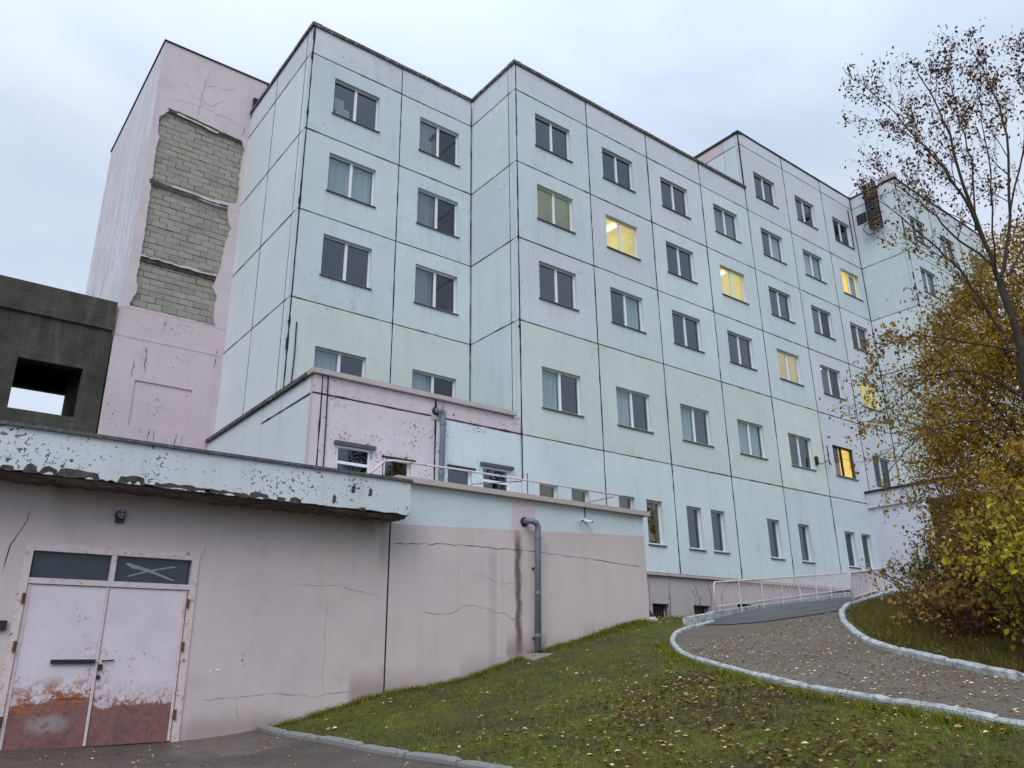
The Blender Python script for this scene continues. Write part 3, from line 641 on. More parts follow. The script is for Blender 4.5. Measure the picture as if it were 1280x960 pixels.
# base: overhanging ledge and recessed plinth
led = MB(); led.box(E[0]+.0, YM-.03, J1-.09, 38.0, YM+.25, J1-.004); led.build('base_ledge', M['coping'], bld)
pl = MB(); ph = [(22.1, 1.46, 22.98, 2.05), (24.35, 1.62, 25.28, 2.06), (27.0, 1.8, 27.9, 2.2)]
plate(pl, FACE['front'](YM+.1), rect(15.9, -1.5, 38.0, J1-.1), [rect(*h) for h in ph], .25); fix_normals(pl.build('plinth', M['plinth'], bld))
for k, (a, b, c, d) in enumerate(ph):
    mb = MB(); mb.box(a, YM+.36, b, c, YM+.9, d); mb.build('basement_window', M['roomdark'], bld)
    mb = MB()
    for q in range(7): x = a+(c-a)*(q+.5)/7; mb.box(x-.01, YM+.2, b, x+.01, YM+.22, d)
    mb.build('window_bars', flat('rusty bars', (70, 60, 48), .8), bld)
# drips and a cable on block A
MB().tube([(9.15, YA-.03, 10.7), (9.17, YA-.03, 9.6), (9.12, YA-.03, 8.0)], .022, 5).build('cable', M['wire'], bld)
# vertical conduit near the top right window
MB().tube([(41.25, YM-.03, 25.3), (41.22, YM-.03, 22.6)], .03, 5).build('cable', M['wire'], bld)
# ------------------------------------------------------------------ wing at the right
wing = thing('building_wing', 'pale blue panel wing projecting at the far right behind the tree', 'building', (48, 22, 2))
zs = [2.2, J2, J3, J4, J5, J6, J7, R2]
bld_, bld = bld, wing
for k, (z0, z1) in enumerate(zip(zs[:-1], zs[1:])):
    panel(wing, 'left', E[7], YG+.2, z0, YM, z1, M[['porch', 'blue', 'blue2', 'blue', 'blue2', 'blue2', 'lav'][k]])
    for j in range(3):
        a0 = E[7]+j*3.7; hs = [(a0+1.0, z0+1.16, a0+2.85, z0+2.67)] if k < 6 else []
        panel(wing, 'front', YG, a0, z0, a0+3.7, z1, M[['porch', 'blue', 'blue2', 'blue', 'blue2', 'blue2', 'lav'][k]], hs)
        for h_ in hs: addwin(wing, h_[0], h_[1], YG, 1.85, 1.51, 'dark')
js = MB()
for z in zs[1:-1]: hstrip('left', E[7], z, YG+.2, YM); hstrip('front', YG, z, E[7], E[7]+11.1)
for j in range(4): vstrip('front', YG, E[7]+j*3.7+.03, 2.2, R2)
js.build('joint_sealant', M['seal'], wing)
c_ = MB(); c_.box(E[7]+.25, YG+2.2, 2.2, E[7]+11.1, 29, R2-.1); c_.box(E[7]+.22, YG+.25, R2-.15, E[7]+11.1, 29, R2-.06); c_.build('inner_core', M['dark'], wing)
c_ = MB(); c_.box(E[7]+10.9, YG+.2, 2.2, E[7]+11.1, 29, R2); c_.build('end_wall', M['side'], wing)
cap([(E[7]-.05, YM-.05), (E[7]-.05, YG-.05)], R2+.04, out=0, hgt=.08, mat='seal', parent=wing); cap([(E[7]-.05, YG), (E[7]+11.1, YG)], R2+.04, out=.05, hgt=.08, mat='seal', parent=wing)
MB().box(E[7]-.1, YG-.1, R2+.05, E[7]+.25, YG+.9, R2+.35).build('corner_block', M['coping'], wing)
bld = bld_
# vent grille
v = thing('vent_grille', 'square dark vent grille on the wing wall below the roof corner', 'vent', (41.72, 19.62, 24.35))
mb = MB(); mb.box(41.70, 19.36, 24.33, 41.757, 19.93, 24.95); mb.build('vent_back', M['dark'], v)
for k in range(6): MB().box(41.66, 19.38, 24.36+k*.1, 41.70, 19.91, 24.41+k*.1).build('louvre', M['sill'], v)
# rusty mesh ladder cage hanging from the roof
M['rust'] = flat('dark rusty mesh steel', (52, 44, 38), .9, var=.3, scale=10)
L_ = thing('ladder_cage', 'dark rusty mesh ladder cage hanging from the roof edge of the wing', 'ladder', (41.5, 18.85, 23.5))
fr = MB()
for y in (18.5, 19.05): fr.bar((41.7, y, 23.5), (41.7, y, 26.6), .05, .05); fr.bar((41.25, y, 23.5), (41.25, y, 26.5), .05, .05)
for y in (18.5, 19.05): fr.tube([(41.25, y, 26.4), (41.3, y, 26.7), (41.6, y, 26.85), (42.1, y, 26.8), (42.2, y, 26.3)], .025, 5)
fr.build('side_rail', M['rust'], L_)
for k in range(9): MB().bar((41.7, 18.5, 23.6+k*.33), (41.7, 19.05, 23.6+k*.33), .04, .04).build('rung', M['rust'], L_)
ms = MB()
for k in range(22): z = 23.5+k*.135; ms.bar((41.25, 18.5, z), (41.25, 19.05, z), .05, .05); ms.bar((41.25, 18.5, z), (41.7, 18.5, z+.1), .035, .035); ms.bar((41.25, 19.05, z), (41.7, 19.05, z+.1), .035, .035)
for k in range(6): ms.bar((41.25, 18.5+k*.11, 23.5), (41.25, 18.5+k*.11, 26.4), .03, .03)
ms.build('mesh_guard', M['rust'], L_)
MB().tube([(41.6, 19.1, 24.1), (41.3, 19.35, 23.9), (41.3, 19.45, 23.6), (41.5, 19.3, 23.3), (41.7, 19.0, 23.35)], .03, 5).build('bent_bar', M['rust'], L_)
MB().tube([(41.5, 19.3, 26.4), (41.5, 19.7, 26.5), (41.6, 20.1, 26.3), (41.65, 20.12, 25.4)], .02, 5).build('hand_rail', M['rust'], L_)
# porch
po = thing('entrance_porch', 'lavender entrance porch with flat overhanging roof, half hidden by the bush', 'porch', (40, 18, 2.7))
mb = MB(); mb.box(38.0, 15.2, 7.12, 46, YM-.006, 7.86); mb.build('fascia', M['porch'], po)
mb = MB(); mb.box(37.9, 15.1, 7.86, 46, YM-.006, 7.95); mb.build('roof_flashing', M['seal'], po)
mb = MB(); mb.box(38.12, 17.55, 2.0, 38.35, YM-.006, 7.115); mb.build('side_wall', M['porch'], po)
mb = MB(); mb.box(38.06, 17.35, 2.0, 38.35, 17.545, 7.115); mb.build('post', M['white'], po)
MB().box(40.5, 16.0, 2.0, 45, 16.3, 7.1).build('front_wall', M['plinth'], po); MB().box(38.36, 19.6, 2.0, 40.5, 19.8, 7.1).build('back_wall', M['plinth'], po)
mb = MB(); mb.box(38.0, 14.6, 2.2, 46, YM, 2.78); mb.build('landing', M['ramp'], po)
# aerial bracket on the facade
an = thing('aerial_bracket', 'small dark aerial on a bracket beside the grilled yellow window', 'aerial', (34.6, YM, 8.9))
MB().tube([(33.9, YM-.02, 8.95), (34.0, YM-.25, 8.75), (34.35, YM-.3, 8.95), (34.6, YM-.3, 9.0), (35.1, YM-.1, 8.9)], .02, 5).build('arm', M['wire'], an)
MB().tube([(34.6, YM-.3, 8.8), (34.6, YM-.3, 9.75)], .03, 5).build('mast', M['wire'], an)
MB().box(33.85, YM-.12, 8.75, 34.0, YM, 9.15).build('bracket', M['darkmetal'], an)
MB().bar((34.45, YM-.45, 9.3), (34.75, YM-.15, 9.3), .03, .03).build('cross_arm', M['wire'], an)
# ------------------------------------------------------------------ pink ground floor annex
ann = thing('pink_annex', 'low peeling pink annex with a worn concrete coping in front of the building', 'annex', (12, 22, 3))
XP = 8.63; PZ = 8.03
wins = [(9.47, 4.75, 10.53, 5.94), (10.93, 4.9, 11.9, 5.81), (13.21, 4.9, 14.12, 5.86), (14.52, 4.9, 15.59, 6.03)]
panel(ann, 'front', YM, XP+.27, 3.6, 12.72, J2, M['pinkchip'], wins[:2]); panel(ann, 'front', YM, 12.72, 3.6, XC, J2, M['bluechip'], wins[2:])
panel(ann, 'front', YM, XP, 3.6, XP+.27, J2, M['pink'], gap=.01); panel(ann, 'front', YM, XP, J2, 12.72, PZ-.12, M['pinkwall']); panel(ann, 'front', YM, 12.72, J2, XC, PZ-.12, M['pinkwall'])
panel(ann, 'left', XP, YM+.2, 3.0, 24.0, J2, M['side']); panel(ann, 'left', XP, YM+.2, J2, 24.0, PZ-.12, M['side']); panel(ann, 'left', XP, 24.0, 3.0, 29.4, PZ-.12, M['side'])
for i, (a, b, c, d) in enumerate(wins):
    addwin(ann, a, b, YM, c-a, d-b, 'black', mull=0, orient='h' if i in (0, 3) else 'v', depth=.03 if i in (0, 3) else .12, sill=False)
    if i in (0, 3): MB().box(a-.1, YM-.13, d+.0, c+.12, YM+.02, d+.1).build('window_hood', M['sill'], ann)
    else: MB().box(a-.03, YM-.05, d-.03, c+.12, YM, d+.03).build('window_hood', M['darkmetal'], ann)
js = MB(); hstrip('front', YM, J2, XP, XC, .022); hstrip('left', XP, J2, YM+.2, 24, .02); vstrip('front', YM, XP+.27, 3.6, PZ, .02); vstrip('front', YM, 12.72, 3.6, PZ-.1, .028); js.build('joint_sealant', M['seal'], ann)
cp_ = MB(); cp_.box(XP-.08, YM-.12, PZ-.11, 15.85, YM+.3, PZ+.03); cp_.build('coping', M['coping'], ann)
cp_ = MB(); cp_.box(XP-.1, YM+.31, PZ-.12, XP+.3, 29.4, PZ+.0); cp_.build('side_coping', M['edge'], ann)
r_ = MB(); r_.box(XP+.25, YM+2.0, 3, XC, YA-.01, PZ-.2); r_.box(XP+.25, YM+.25, PZ-.3, XC, YA-.01, PZ-.19); r_.build('inner_core', M['dark'], ann)
MB().tube([(9.06, YM-.03, 7.9), (9.08, YM-.035, 6.6), (9.1, YM-.03, 3.9)], .02, 5).build('cable', M['wire'], ann)
MB().box(12.55, YM-.025, 7.25, 12.95, YM-.002, 7.42).build('joint_patch', M['plinth'], ann)
def downpipe(label, x, Y, ztop, zbot, r, dx=.15, out=.28, hole=True):
    t = thing('drain_pipe', label, 'pipe', (x, Y, zbot))
    if hole: 
        mb = MB(); mb.tube([(x, Y-.006, ztop), (x, Y-.03, ztop)], r*1.5, 14); mb.build('wall_hole', M['dark'], t)
    P = [(x, Y-.0, ztop), (x, Y-.18, ztop), (x+.05, Y-.26, ztop-.015), (x+dx, Y-out, ztop-.04), (x+dx+.05, Y-out, ztop-.12), (x+dx+.04, Y-out, ztop-.3), (x+dx, Y-out*.8, zbot)]
    MB().tube(P, r, 14).build('pipe', M['grey'], t, smooth=True)
    a, b = Vector(P[5]), Vector(P[6])
    for f in (.02, .50, .86): q = a.lerp(b, f); q2 = a.lerp(b, f+.03); MB().tube([q, q2], r*1.18, 14).build('pipe_collar', M['grey'], t)
    for f in (.3, .9): q = a.lerp(b, f); MB().box(q.x-.02, q.y, q.z-.02, q.x+.02, Y, q.z+.02).build('pipe_bracket', M['darkmetal'], t)
downpipe('slim grey drain pipe running down the pink annex wall', 12.72, YM, 7.52, 4.0, .09, .12, .2)
# ------------------------------------------------------------------ pink tower with exposed blockwork
tw = thing('stair_tower', 'tall pink rendered tower with three patches of exposed grey blockwork', 'tower', (7, 31, 7))
YT, XT = 29.5, 5.05; ZT = 24.64
h1p = ragged([(5.38, 18.0), (7.2, 17.98), (8.1, 18.12), (8.66, 18.22), (8.72, 18.5), (8.68, 19.8), (8.76, 20.95), (8.6, 21.25), (7.5, 21.32), (6.4, 21.45), (5.62, 21.45), (5.28, 21.0), (5.3, 20.2), (5.38, 20.1), (5.34, 19.5)], .022, .11, 1)
h2p = ragged([(5.42, 14.78), (8.30, 14.8), (8.40, 15.8), (8.52, 16.6), (8.58, 17.0), (8.40, 17.5), (8.36, 17.86), (7.6, 17.86), (6.2, 17.93), (5.36, 17.93), (5.4, 16.5), (5.42, 15.6)], .022, .11, 2)
h3p = ragged([(5.30, 12.64), (8.46, 12.60), (8.34, 13.0), (8.34, 13.9), (8.18, 14.2), (8.24, 14.72), (6.5, 14.73), (5.42, 14.74), (5.38, 13.8), (5.46, 13.3)], .022, .11, 3)
mb = MB(); plate(mb, FACE['front'](YT), rect(XT, 12.55, 9.4, ZT), [h1p, h2p, h3p], .13); fix_normals(mb.build('render_coat', M['pink'], tw))
mb = MB(); mb.box(XT+.01, YT+.2, 12.5, 9.4, YT+.4, ZT-.1); mb.build('mortar_backing', M['mortar'], tw)
def inside(p, poly):
    r = False; j = len(poly)-1
    for i in range(len(poly)):
        a, b = poly[i], poly[j]
        if (a[1] > p[1]) != (b[1] > p[1]) and p[0] < (b[0]-a[0])*(p[1]-a[1])/(b[1]-a[1])+a[0]: r = not r
        j = i
    return r
bvar = []
for k in range(6):
    mb = MB(); L0, h0 = .53, .225; j = lambda a=.007: random.uniform(-a, a)
    V = [(j(), 0+j(.004), j()), (L0+j(), j(.004), j()), (L0+j(), j(.004), h0+j()), (j(), j(.004), h0+j()), (-.004, .1, 0), (L0+.004, .1, 0), (L0+.004, .1, h0), (-.004, .1, h0)]
    bvar.append(mesh_of('brick', V, [(0,1,2,3),(4,7,6,5),(0,4,5,1),(1,5,6,2),(2,6,7,3),(3,7,4,0)], M['brick']))
nb = 0
for poly, zlo, zhi in ((h1p, 18.0, 21.5), (h2p, 14.7, 18.0), (h3p, 12.5, 14.65)):
    r = 0; z = zlo
    while z < zhi:
        x = 5.08+(.27 if r % 2 else 0)
        while x < 8.9:
            if any(inside((x+a, z+b), poly) for a in (0, .265, .53) for b in (0, .11, .22)):
                o = inst(random.choice(bvar), 'brick', tw, (x, YT+.11+random.uniform(-.012, .012), z+random.uniform(-.004, .004))); nb += 1
            x += .55
        z += .245; r += 1
print('bricks', nb)
mb = MB(); mb.box(5.36, YT+.05, 14.56, 8.36, YT+.24, 14.83); mb.build('concrete_band', M['rawconc'], tw)
for (x0, z0, x1, z1) in ((6.1, 18.06, 8.0, 18.0), (5.9, 21.42, 7.6, 21.25)):       # pale torn render lips
    pts = ragged([(x0, z0-.07), (x1, z1-.09), (x1, z1), (x0, z0)], .02, .2, 5); mb = MB(); plate(mb, FACE['front'](YT-.035), pts, [], .03); fix_normals(mb.build('torn_render_lip', M['foam'], tw))
for (pts) in (ragged([(5.30, 17.9), (6.1, 17.92), (7.2, 17.9), (8.3, 17.9), (8.35, 17.97), (7.8, 17.97), (6.3, 17.98), (5.3, 18.08)], .014, .1, 9), ragged([(5.6, 21.36), (6.5, 21.38), (7.6, 21.24), (8.55, 21.2), (8.6, 21.27), (7.7, 21.33), (6.6, 21.48), (5.55, 21.52)], .014, .1, 10)):
    mb = MB(); plate(mb, FACE['front'](YT-.02), pts, [], .02); fix_normals(mb.build('torn_edge', M['rawconc'], tw))
# lower pink wall with a blocked-up opening
mb = MB(); nic = rect(5.86, 8.16, 7.88, 9.86); plate(mb, FACE['front'](YT), rect(XT-.1, 2.5, 9.4, 12.54), [nic], .2); fix_normals(mb.build('lower_wall', M['pinkwall'], tw))
mb = MB(); mb.box(5.8, YT+.05, 8.1, 7.95, YT+.19, 9.9); mb.build('blocked_opening', M['pinkwall'], tw)
mb = MB(); mb.box(XT-.1, YT-.012, 11.42, 8.75, YT-.001, 11.5); mb.build('wall_band', M['pinkwall'], tw)
mb = MB(); plate(mb, FACE['left'](XT), rect(YT+.13, 2.5, 39, ZT), [], .2); fix_normals(mb.build('side_wall', M['tside'], tw))
mb = MB(); mb.box(XT+.2, YT+.5, 2.5, 12, 38.9, ZT-.1); mb.build('inner_core', M['dark'], tw)
mb = MB(); mb.box(XT-.05, YT-.05, ZT, 9.6, YT+.2, ZT+.05); mb.box(XT-.05, YT+.2, ZT, XT+.2, 39, ZT+.05); mb.box(XT+.2, YT+.2, ZT-.1, 14, 39, ZT+.04); mb.build('roof_edge', M['seal'], tw)
mb = MB(); mb.box(8.86, YT-.1, 22.5, 9.25, YT-.005, 23.6); mb.build('dark_recess', M['dark'], tw)
def crack(parent, face, c, pts, w=.012, amp=.03, mat='seal', seed=0):
    r = random.Random(seed); mb = MB(); fn = FACE[face](c); Q = []
    for p, q in zip(pts[:-1], pts[1:]):
        n = max(2, int(math.dist(p, q)/.15))
        for k in range(n): t_ = k/n; Q.append((p[0]+(q[0]-p[0])*t_+r.uniform(-amp, amp), p[1]+(q[1]-p[1])*t_+r.uniform(-amp, amp)))
    Q.append(pts[-1]); V = []
    for k, p in enumerate(Q):
        a = Q[max(0, k-1)]; b = Q[min(len(Q)-1, k+1)]; d = Vector((b[0]-a[0], b[1]-a[1])).normalized(); n_ = Vector((-d.y, d.x)); ww = w*.48*r.uniform(.2, 1.4)*(1 if 0 < k < len(Q)-1 else .2)
        V += [fn(p[0]+n_.x*ww, p[1]+n_.y*ww, -.004), fn(p[0]-n_.x*ww, p[1]-n_.y*ww, -.004), fn(p[0], p[1], .01)]
    mb.add(V, [[3*k, 3*k+1, 3*k+4, 3*k+3] for k in range(len(Q)-1)]); return mb.build('crack', M[mat], parent)
M['hair'] = flat('hairline crack', (140, 130, 134), .9)
crack(tw, 'front', YT, [(6.9, 24.0), (6.75, 22.9), (6.72, 21.5)], .02, .04, 'hair', 1); crack(tw, 'front', YT, [(5.9, 23.2), (6.4, 22.5), (7.2, 22.4), (7.7, 22.9)], .015, .05, 'hair', 2); crack(tw, 'front', YT, [(5.5, 22.0), (6.8, 22.2), (8.5, 22.0)], .012, .05, 'hair', 3)
crack(tw, 'front', YT, [(6.8, 23.3), (8.1, 23.6)], .012, .05, 'hair', 4); crack(tw, 'front', YT, [(8.55, 21.5), (8.7, 22.2)], .02, .03, 'seal', 5); crack(tw, 'front', YT, [(6.15, 10.2), (6.1, 11.2)], .035, .03, 'seal', 6)
crack(tw, 'front', YT, [(5.75, 9.9), (5.72, 10.7)], .03, .03, 'seal', 8); crack(tw, 'front', YT, [(6.6, 11.9), (6.65, 12.4)], .03, .03, 'seal', 9); crack(tw, 'front', YT, [(8.55, 10.9), (8.6, 11.7)], .02, .03, 'seal', 10)
for k, (x, z0, z1) in enumerate([(6.55, 7.5, 8.15), (6.75, 7.7, 8.15), (7.5, 7.5, 8.15), (7.7, 7.6, 8.1)]): crack(tw, 'front', YT, [(x, z0), (x+.02, z1)], .025, .03, 'seal', 20+k)
crack(tw, 'left', XT, [(33.0, 15.5), (33.4, 19.5)], .035, .02, 'seal', 11); crack(tw, 'left', XT, [(35.2, 13.8), (34.0, 16.4)], .045, .02, 'seal', 12); crack(tw, 'left', XT, [(37.2, 13.9), (36.3, 15.9)], .04, .02, 'seal', 13)
# ------------------------------------------------------------------ unfinished concrete block at the left
cb = thing('concrete_shell', 'dark unfinished raw concrete block with one empty window opening', 'building', (0, 31, 5))
mb = MB(); plate(mb, FACE['front'](YT-.02), rect(-14, 2.5, XT-.16, 11.5), [[(2.2, 8.14), (4.17, 8.14), (4.17, 9.9), (2.2, 9.9)]], .35); fix_normals(mb.build('front_wall', M['concrete'], cb))
mb = MB(); mb.box(-14, YT-.12, 11.5, XT-.16, YT+.4, 12.6); mb.build('roof_beam', M['concrete'], cb)
mb = MB(); plate(mb, FACE['front'](YT+6.2), rect(-14, 2.5, XT-.16, 11.5), [[(2.3, 8.6), (4.62, 8.6), (4.62, 10.78), (2.3, 10.78)]], .3); mb.box(-14, YT+.4, 11.5, XT-.16, YT+7, 11.9); mb.box(XT-.5, YT+.34, 2.5, XT-.16, YT+6.2, 11.5); mb.box(-14, YT+.34, 2.5, -13.7, YT+6.2, 11.5); mb.box(-14, YT+.34, 5.5, XT-.5, YT+6.1, 5.7)
fix_normals(mb.build('inner_walls', M['concrete'], cb))
# ------------------------------------------------------------------ garage and terrace building
YL = 14.95
ga = thing('garage_building', 'low dusty pink garage block with a peeling blue canopy over its doors', 'garage', (3, 17, -1))
dr = (1.75, -1.35, 4.48, 1.98)
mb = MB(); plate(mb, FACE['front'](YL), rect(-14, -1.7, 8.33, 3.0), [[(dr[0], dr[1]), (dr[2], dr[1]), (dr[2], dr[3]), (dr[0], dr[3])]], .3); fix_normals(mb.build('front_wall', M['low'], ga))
mb = MB(); mb.box(-14, YL+.6, -1.7, 8.3, YM+9, 3.0); mb.box(-14, YL+.3, 3.0, 8.33, YM+9, 3.6); mb.build('inner_core', M['dark'], ga)
# canopy: slab with ragged broken lower edge
cz0, cz1, cy = 2.93, 3.62, 14.15
def edge_poly(x0, x1, seed):
    r = random.Random(seed); low = []
    x = x0
    while x < x1-.05: low.append((x, cz0+r.uniform(0, .035))); x += r.uniform(.06, .16)
    low.append((x1, cz0)); return low+[(x1, cz1), (x0, cz1)]
mb = MB(); plate(mb, FACE['front'](cy), edge_poly(-14, 8.35, 3), [], .8-.004); fix_normals(mb.build('canopy_slab', M['fascia'], ga))
mb = MB(); mb.box(-14, cy-.05, cz1, 8.38, YL+.3, cz1+.055); mb.build('canopy_flashing', M['flash'], ga)
mb = MB(); nX, nY = 150, 8; V = []; r = random.Random(5)
for i in range(nX+1):
    for j in range(nY+1): V.append((-14+22.3*i/nX, cy+.05+(YL-cy-.06)*j/nY, cz0-.02-(.05*r.random() if 0 < j < nY else -.03)-(.02 if j < 2 else 0)))
mb.add(V, [[i*(nY+1)+j, i*(nY+1)+j+1, (i+1)*(nY+1)+j+1, (i+1)*(nY+1)+j] for i in range(nX) for j in range(nY)]); mb.build('broken_soffit', M['soffit'], ga)
def spall(x0, x1, hgt, seed, z=None):
    zb = cz0+.0 if z is None else z
    pts = ragged([(x0, zb), (x1, zb-.0), (x1-.02, zb+hgt*.7), (x0+(x1-x0)*.5, zb+hgt), (x0+.04, zb+hgt*.8)], .018, .07, seed)
    mb = MB(); plate(mb, FACE['front'](cy-.006), pts, [], .01); fix_normals(mb.build('spalled_patch', M['rawconc'], ga))
for k, (a, b, hh) in enumerate([(1.1, 1.3, .09), (1.42, 1.62, .15), (1.64, 1.9, .14), (1.88, 2.5, .14), (2.78, 3.2, .14), (3.35, 4.3, .09), (4.2, 5.0, .08), (4.98, 5.35, .1), (5.5, 5.68, .08), (5.75, 6.0, .09), (7.15, 7.35, .06), (-1, .6, .12), (.7, 1.0, .1)]): spall(a, b, hh, 40+k)
for (x, z) in ((7.05, 3.32), (7.42, 3.30), (6.65, 3.08)): 
    mb = MB(); plate(mb, FACE['front'](cy-.005), ragged([(x-.035, z-.08), (x+.035, z-.06), (x+.04, z+.05), (x, z+.1), (x-.04, z+.04)], .01, .05, int(x*10)), [], .01); fix_normals(mb.build('spalled_patch', M['rawconc'], ga))
mb = MB()
for k, (x0, x1, zt) in enumerate(((1.7, 1.84, .04), (3.05, 3.14, .05), (2.3, 2.42, .03), (4.5, 4.72, .025), (4.0, 4.2, .02), (3.5, 3.9, .015), (5.1, 5.25, .03), (2.93, 3.0, .03))): plate(mb, FACE['front'](cy-.014), ragged([(x0, cz0-.004), (x1, cz0-.006), (x1-.01, cz0+zt*.8), ((x0+x1)/2, cz0+zt)], .006, .03, 80+k), [], .006)
mb.build('paint_flakes', M['foam'], ga, kind='stuff')
for (x, z, w_, h_, mt, sd) in ((4.86, -.06, .05, .06, 'whitewash2', 1), (4.98, -.03, .07, .05, 'whitewash2', 2), (5.44, .22, .012, .03, 'dark', 3), (5.43, .14, .02, .03, 'dark', 4), (5.46, .07, .02, .015, 'dark', 5)):
    if 'whitewash2' not in M: M['whitewash2'] = flat('white paint smear', (226, 226, 228), .8)
    mb = MB(); plate(mb, FACE['front'](YL-.006), ragged([(x, z), (x+w_, z+h_*.2), (x+w_*1.1, z+h_), (x+w_*.3, z+h_*.9)], .006, .02, sd), [], .008); fix_normals(mb.build('paint_mark', M[mt], ga))
# door
do = thing('garage_door', 'white double garage door with rust along the bottom and a two pane transom', 'door', (3.1, YL, -1.05))
gb = h1(3.1, YL)+.02
fm = lambda *b: MB().box(*b)
fm(1.75, YL-.03, gb-.05, 1.87, YL+.14, 1.98).build('door_frame', M['frame'], do); fm(4.36, YL-.03, gb-.05, 4.48, YL+.14, 1.98).build('door_frame', M['frame'], do)
fm(1.872, YL-.028, 1.85, 4.358, YL+.14, 1.98).build('frame_head', M['frame'], do); fm(1.872, YL-.02, 1.335, 4.358, YL+.14, 1.425).build('transom_bar', M['frame'], do); fm(3.04, YL-.018, 1.427, 3.12, YL+.14, 1.848).build('mullion', M['frame'], do)
fm(1.9, YL+.07, 1.43, 3.04, YL+.08, 1.85).build('transom_pane', M['trans'], do); fm(3.12, YL+.07, 1.43, 4.355, YL+.08, 1.85).build('transom_pane', M['trans'], do)
fm(1.87, YL+.3, 1.3, 4.37, YL+.32, 1.98).build('transom_backing', M['dark'], do)
M['whitewash'] = flat('smeared white paint', (150, 162, 168), .9, var=.2, scale=20)
x_ = MB(); x_.add([(3.27, YL+.064, 1.735), (3.31, YL+.064, 1.755), (3.70, YL+.064, 1.655), (4.13, YL+.064, 1.49), (4.09, YL+.064, 1.48), (3.64, YL+.064, 1.62), (3.40, YL+.064, 1.66)], [(0, 1, 2, 5, 6), (2, 3, 4, 5)])
x_.add([(4.08, YL+.062, 1.735), (4.12, YL+.062, 1.72), (3.72, YL+.062, 1.63), (3.35, YL+.062, 1.515), (3.33, YL+.062, 1.53), (3.7, YL+.062, 1.655)], [(0, 1, 2, 5), (2, 3, 4, 5)]); x_.build('painted_cross', M['whitewash'], do)
lf = fm(1.885, YL+.01, gb+.01, 3.068, YL+.06, 1.325).build('door_leaf', M['door'], do); rl = fm(3.082, YL+.01, gb+.01, 4.345, YL+.06, 1.325).build('door_leaf', M['door'], do)
fm(3.03, YL-.008, gb+.02, 3.07, YL+.008, 1.32).build('meeting_strip', M['frame'], do)
fm(1.88, YL-.002, gb+.02, 1.93, YL+.008, 1.32).build('edge_strip', M['frame'], do); fm(4.30, YL-.002, gb+.02, 4.343, YL+.008, 1.32).build('edge_strip', M['frame'], do)
fm(2.38, YL-.045, .12, 3.02, YL-.012, .185).build('locking_bar', M['darkmetal'], do)
fm(3.07, YL-.03, .02, 3.14, YL-.001, .11).build('padlock', M['darkmetal'], do); fm(3.08, YL-.025, -.12, 3.13, YL, -.06).build('padlock', M['darkmetal'], do); MB().tube([(3.12, YL-.02, .16), (3.3, YL-.02, .17)], .012, 5).build('latch', M['darkmetal'], do)
M['rusty'] = flat('rusty hinge', (120, 78, 54), .9, var=.35, scale=25)
for z in (1.1, .38, -.7):
    for x in (1.845, 4.365): MB().tube([(x, YL-.045, z-.08), (x, YL-.045, z+.08)], .022, 8).build('hinge', M['rusty'], do)
fm(2.43, YL+.0, -.40, 2.96, YL+.009, .10).build('patch_plate', M['door'], do)
# wall lamp
lp = thing('wall_lamp', 'round caged bulkhead lamp on the wall above the garage door', 'lamp', (3.07, YL, 2.52))
def disc(parent, name, c, r, d0, d1, mat, n=20): return MB().tube([(c[0], YL-d0, c[1]), (c[0], YL-d1, c[1])], r, n).build(name, M[mat], parent)
M['lampglass'] = flat('grey ribbed lamp glass', (150, 150, 152), .3)
disc(lp, 'lamp_body', (3.07, 2.53), .085, 0, .09, 'darkmetal'); disc(lp, 'lamp_glass', (3.07, 2.53), .068, .09, .12, 'lampglass')
fm(3.0, YL-.08, 2.40, 3.13, YL, 2.47).build('lamp_base', M['darkmetal'], lp)
for a in (-.03, .03): fm(3.07+a-.004, YL-.135, 2.46, 3.07+a+.004, YL-.12, 2.60).build('cage_bar', M['darkmetal'], lp); fm(3.0, YL-.136, 2.53+a-.004, 3.14, YL-.121, 2.53+a+.004).build('cage_bar', M['darkmetal'], lp)
sb = thing('wall_intercom', 'small dark box with a loose cable left of the garage door', 'intercom', (1.62, YL, .65))
fm(1.57, YL-.06, .62, 1.69, YL, .76).build('box', M['darkmetal'], sb); MB().tube([(1.6, YL-.03, .65), (1.53, YL-.04, .55), (1.52, YL-.04, .3)], .012, 5).build('cable', M['wire'], sb); fm(1.49, YL-.05, .58, 1.57, YL, .66).build('button_plate', M['lampglass'], sb)
# terrace wall
te = thing('terrace_building', 'low pink and pale blue walled terrace with a worn coping beside the grass slope', 'terrace', (12, 17, 0))
z_a, z_b = 2.88, 3.27
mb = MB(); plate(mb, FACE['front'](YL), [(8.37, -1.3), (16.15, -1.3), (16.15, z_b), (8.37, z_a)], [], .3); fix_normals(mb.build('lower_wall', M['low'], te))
mb = MB(); plate(mb, FACE['front'](YL+.004), [(8.37, z_a), (16.15, z_b), (16.15, 3.8), (8.37, 3.8)], [], .296); fix_normals(mb.build('upper_wall', M['lowblue'], te))
mb = MB(); mb.box(8.31, YL+.01, -1.3, 8.39, YL+.2, 3.6); mb.build('joint', M['seal'], te)
mb = MB(); mb.box(8.4, YL-.14, 3.802, 16.3, YL+.4, 3.92); mb.build('coping', M['coping'], te)
mb = MB(); mb.box(8.4, YL+.4, 3.5, 16.15, YM-.01, 3.8); mb.box(8.4, YL+.31, -1.3, 16.14, YM+.09, 3.5); mb.build('inner_core', M['lowblue'], te)
crack(te, 'front', YL, [(8.42, 2.47), (10, 2.56), (12, 2.57), (14, 2.53), (15.95, 2.42)], .012, .025, 'seal', 30)
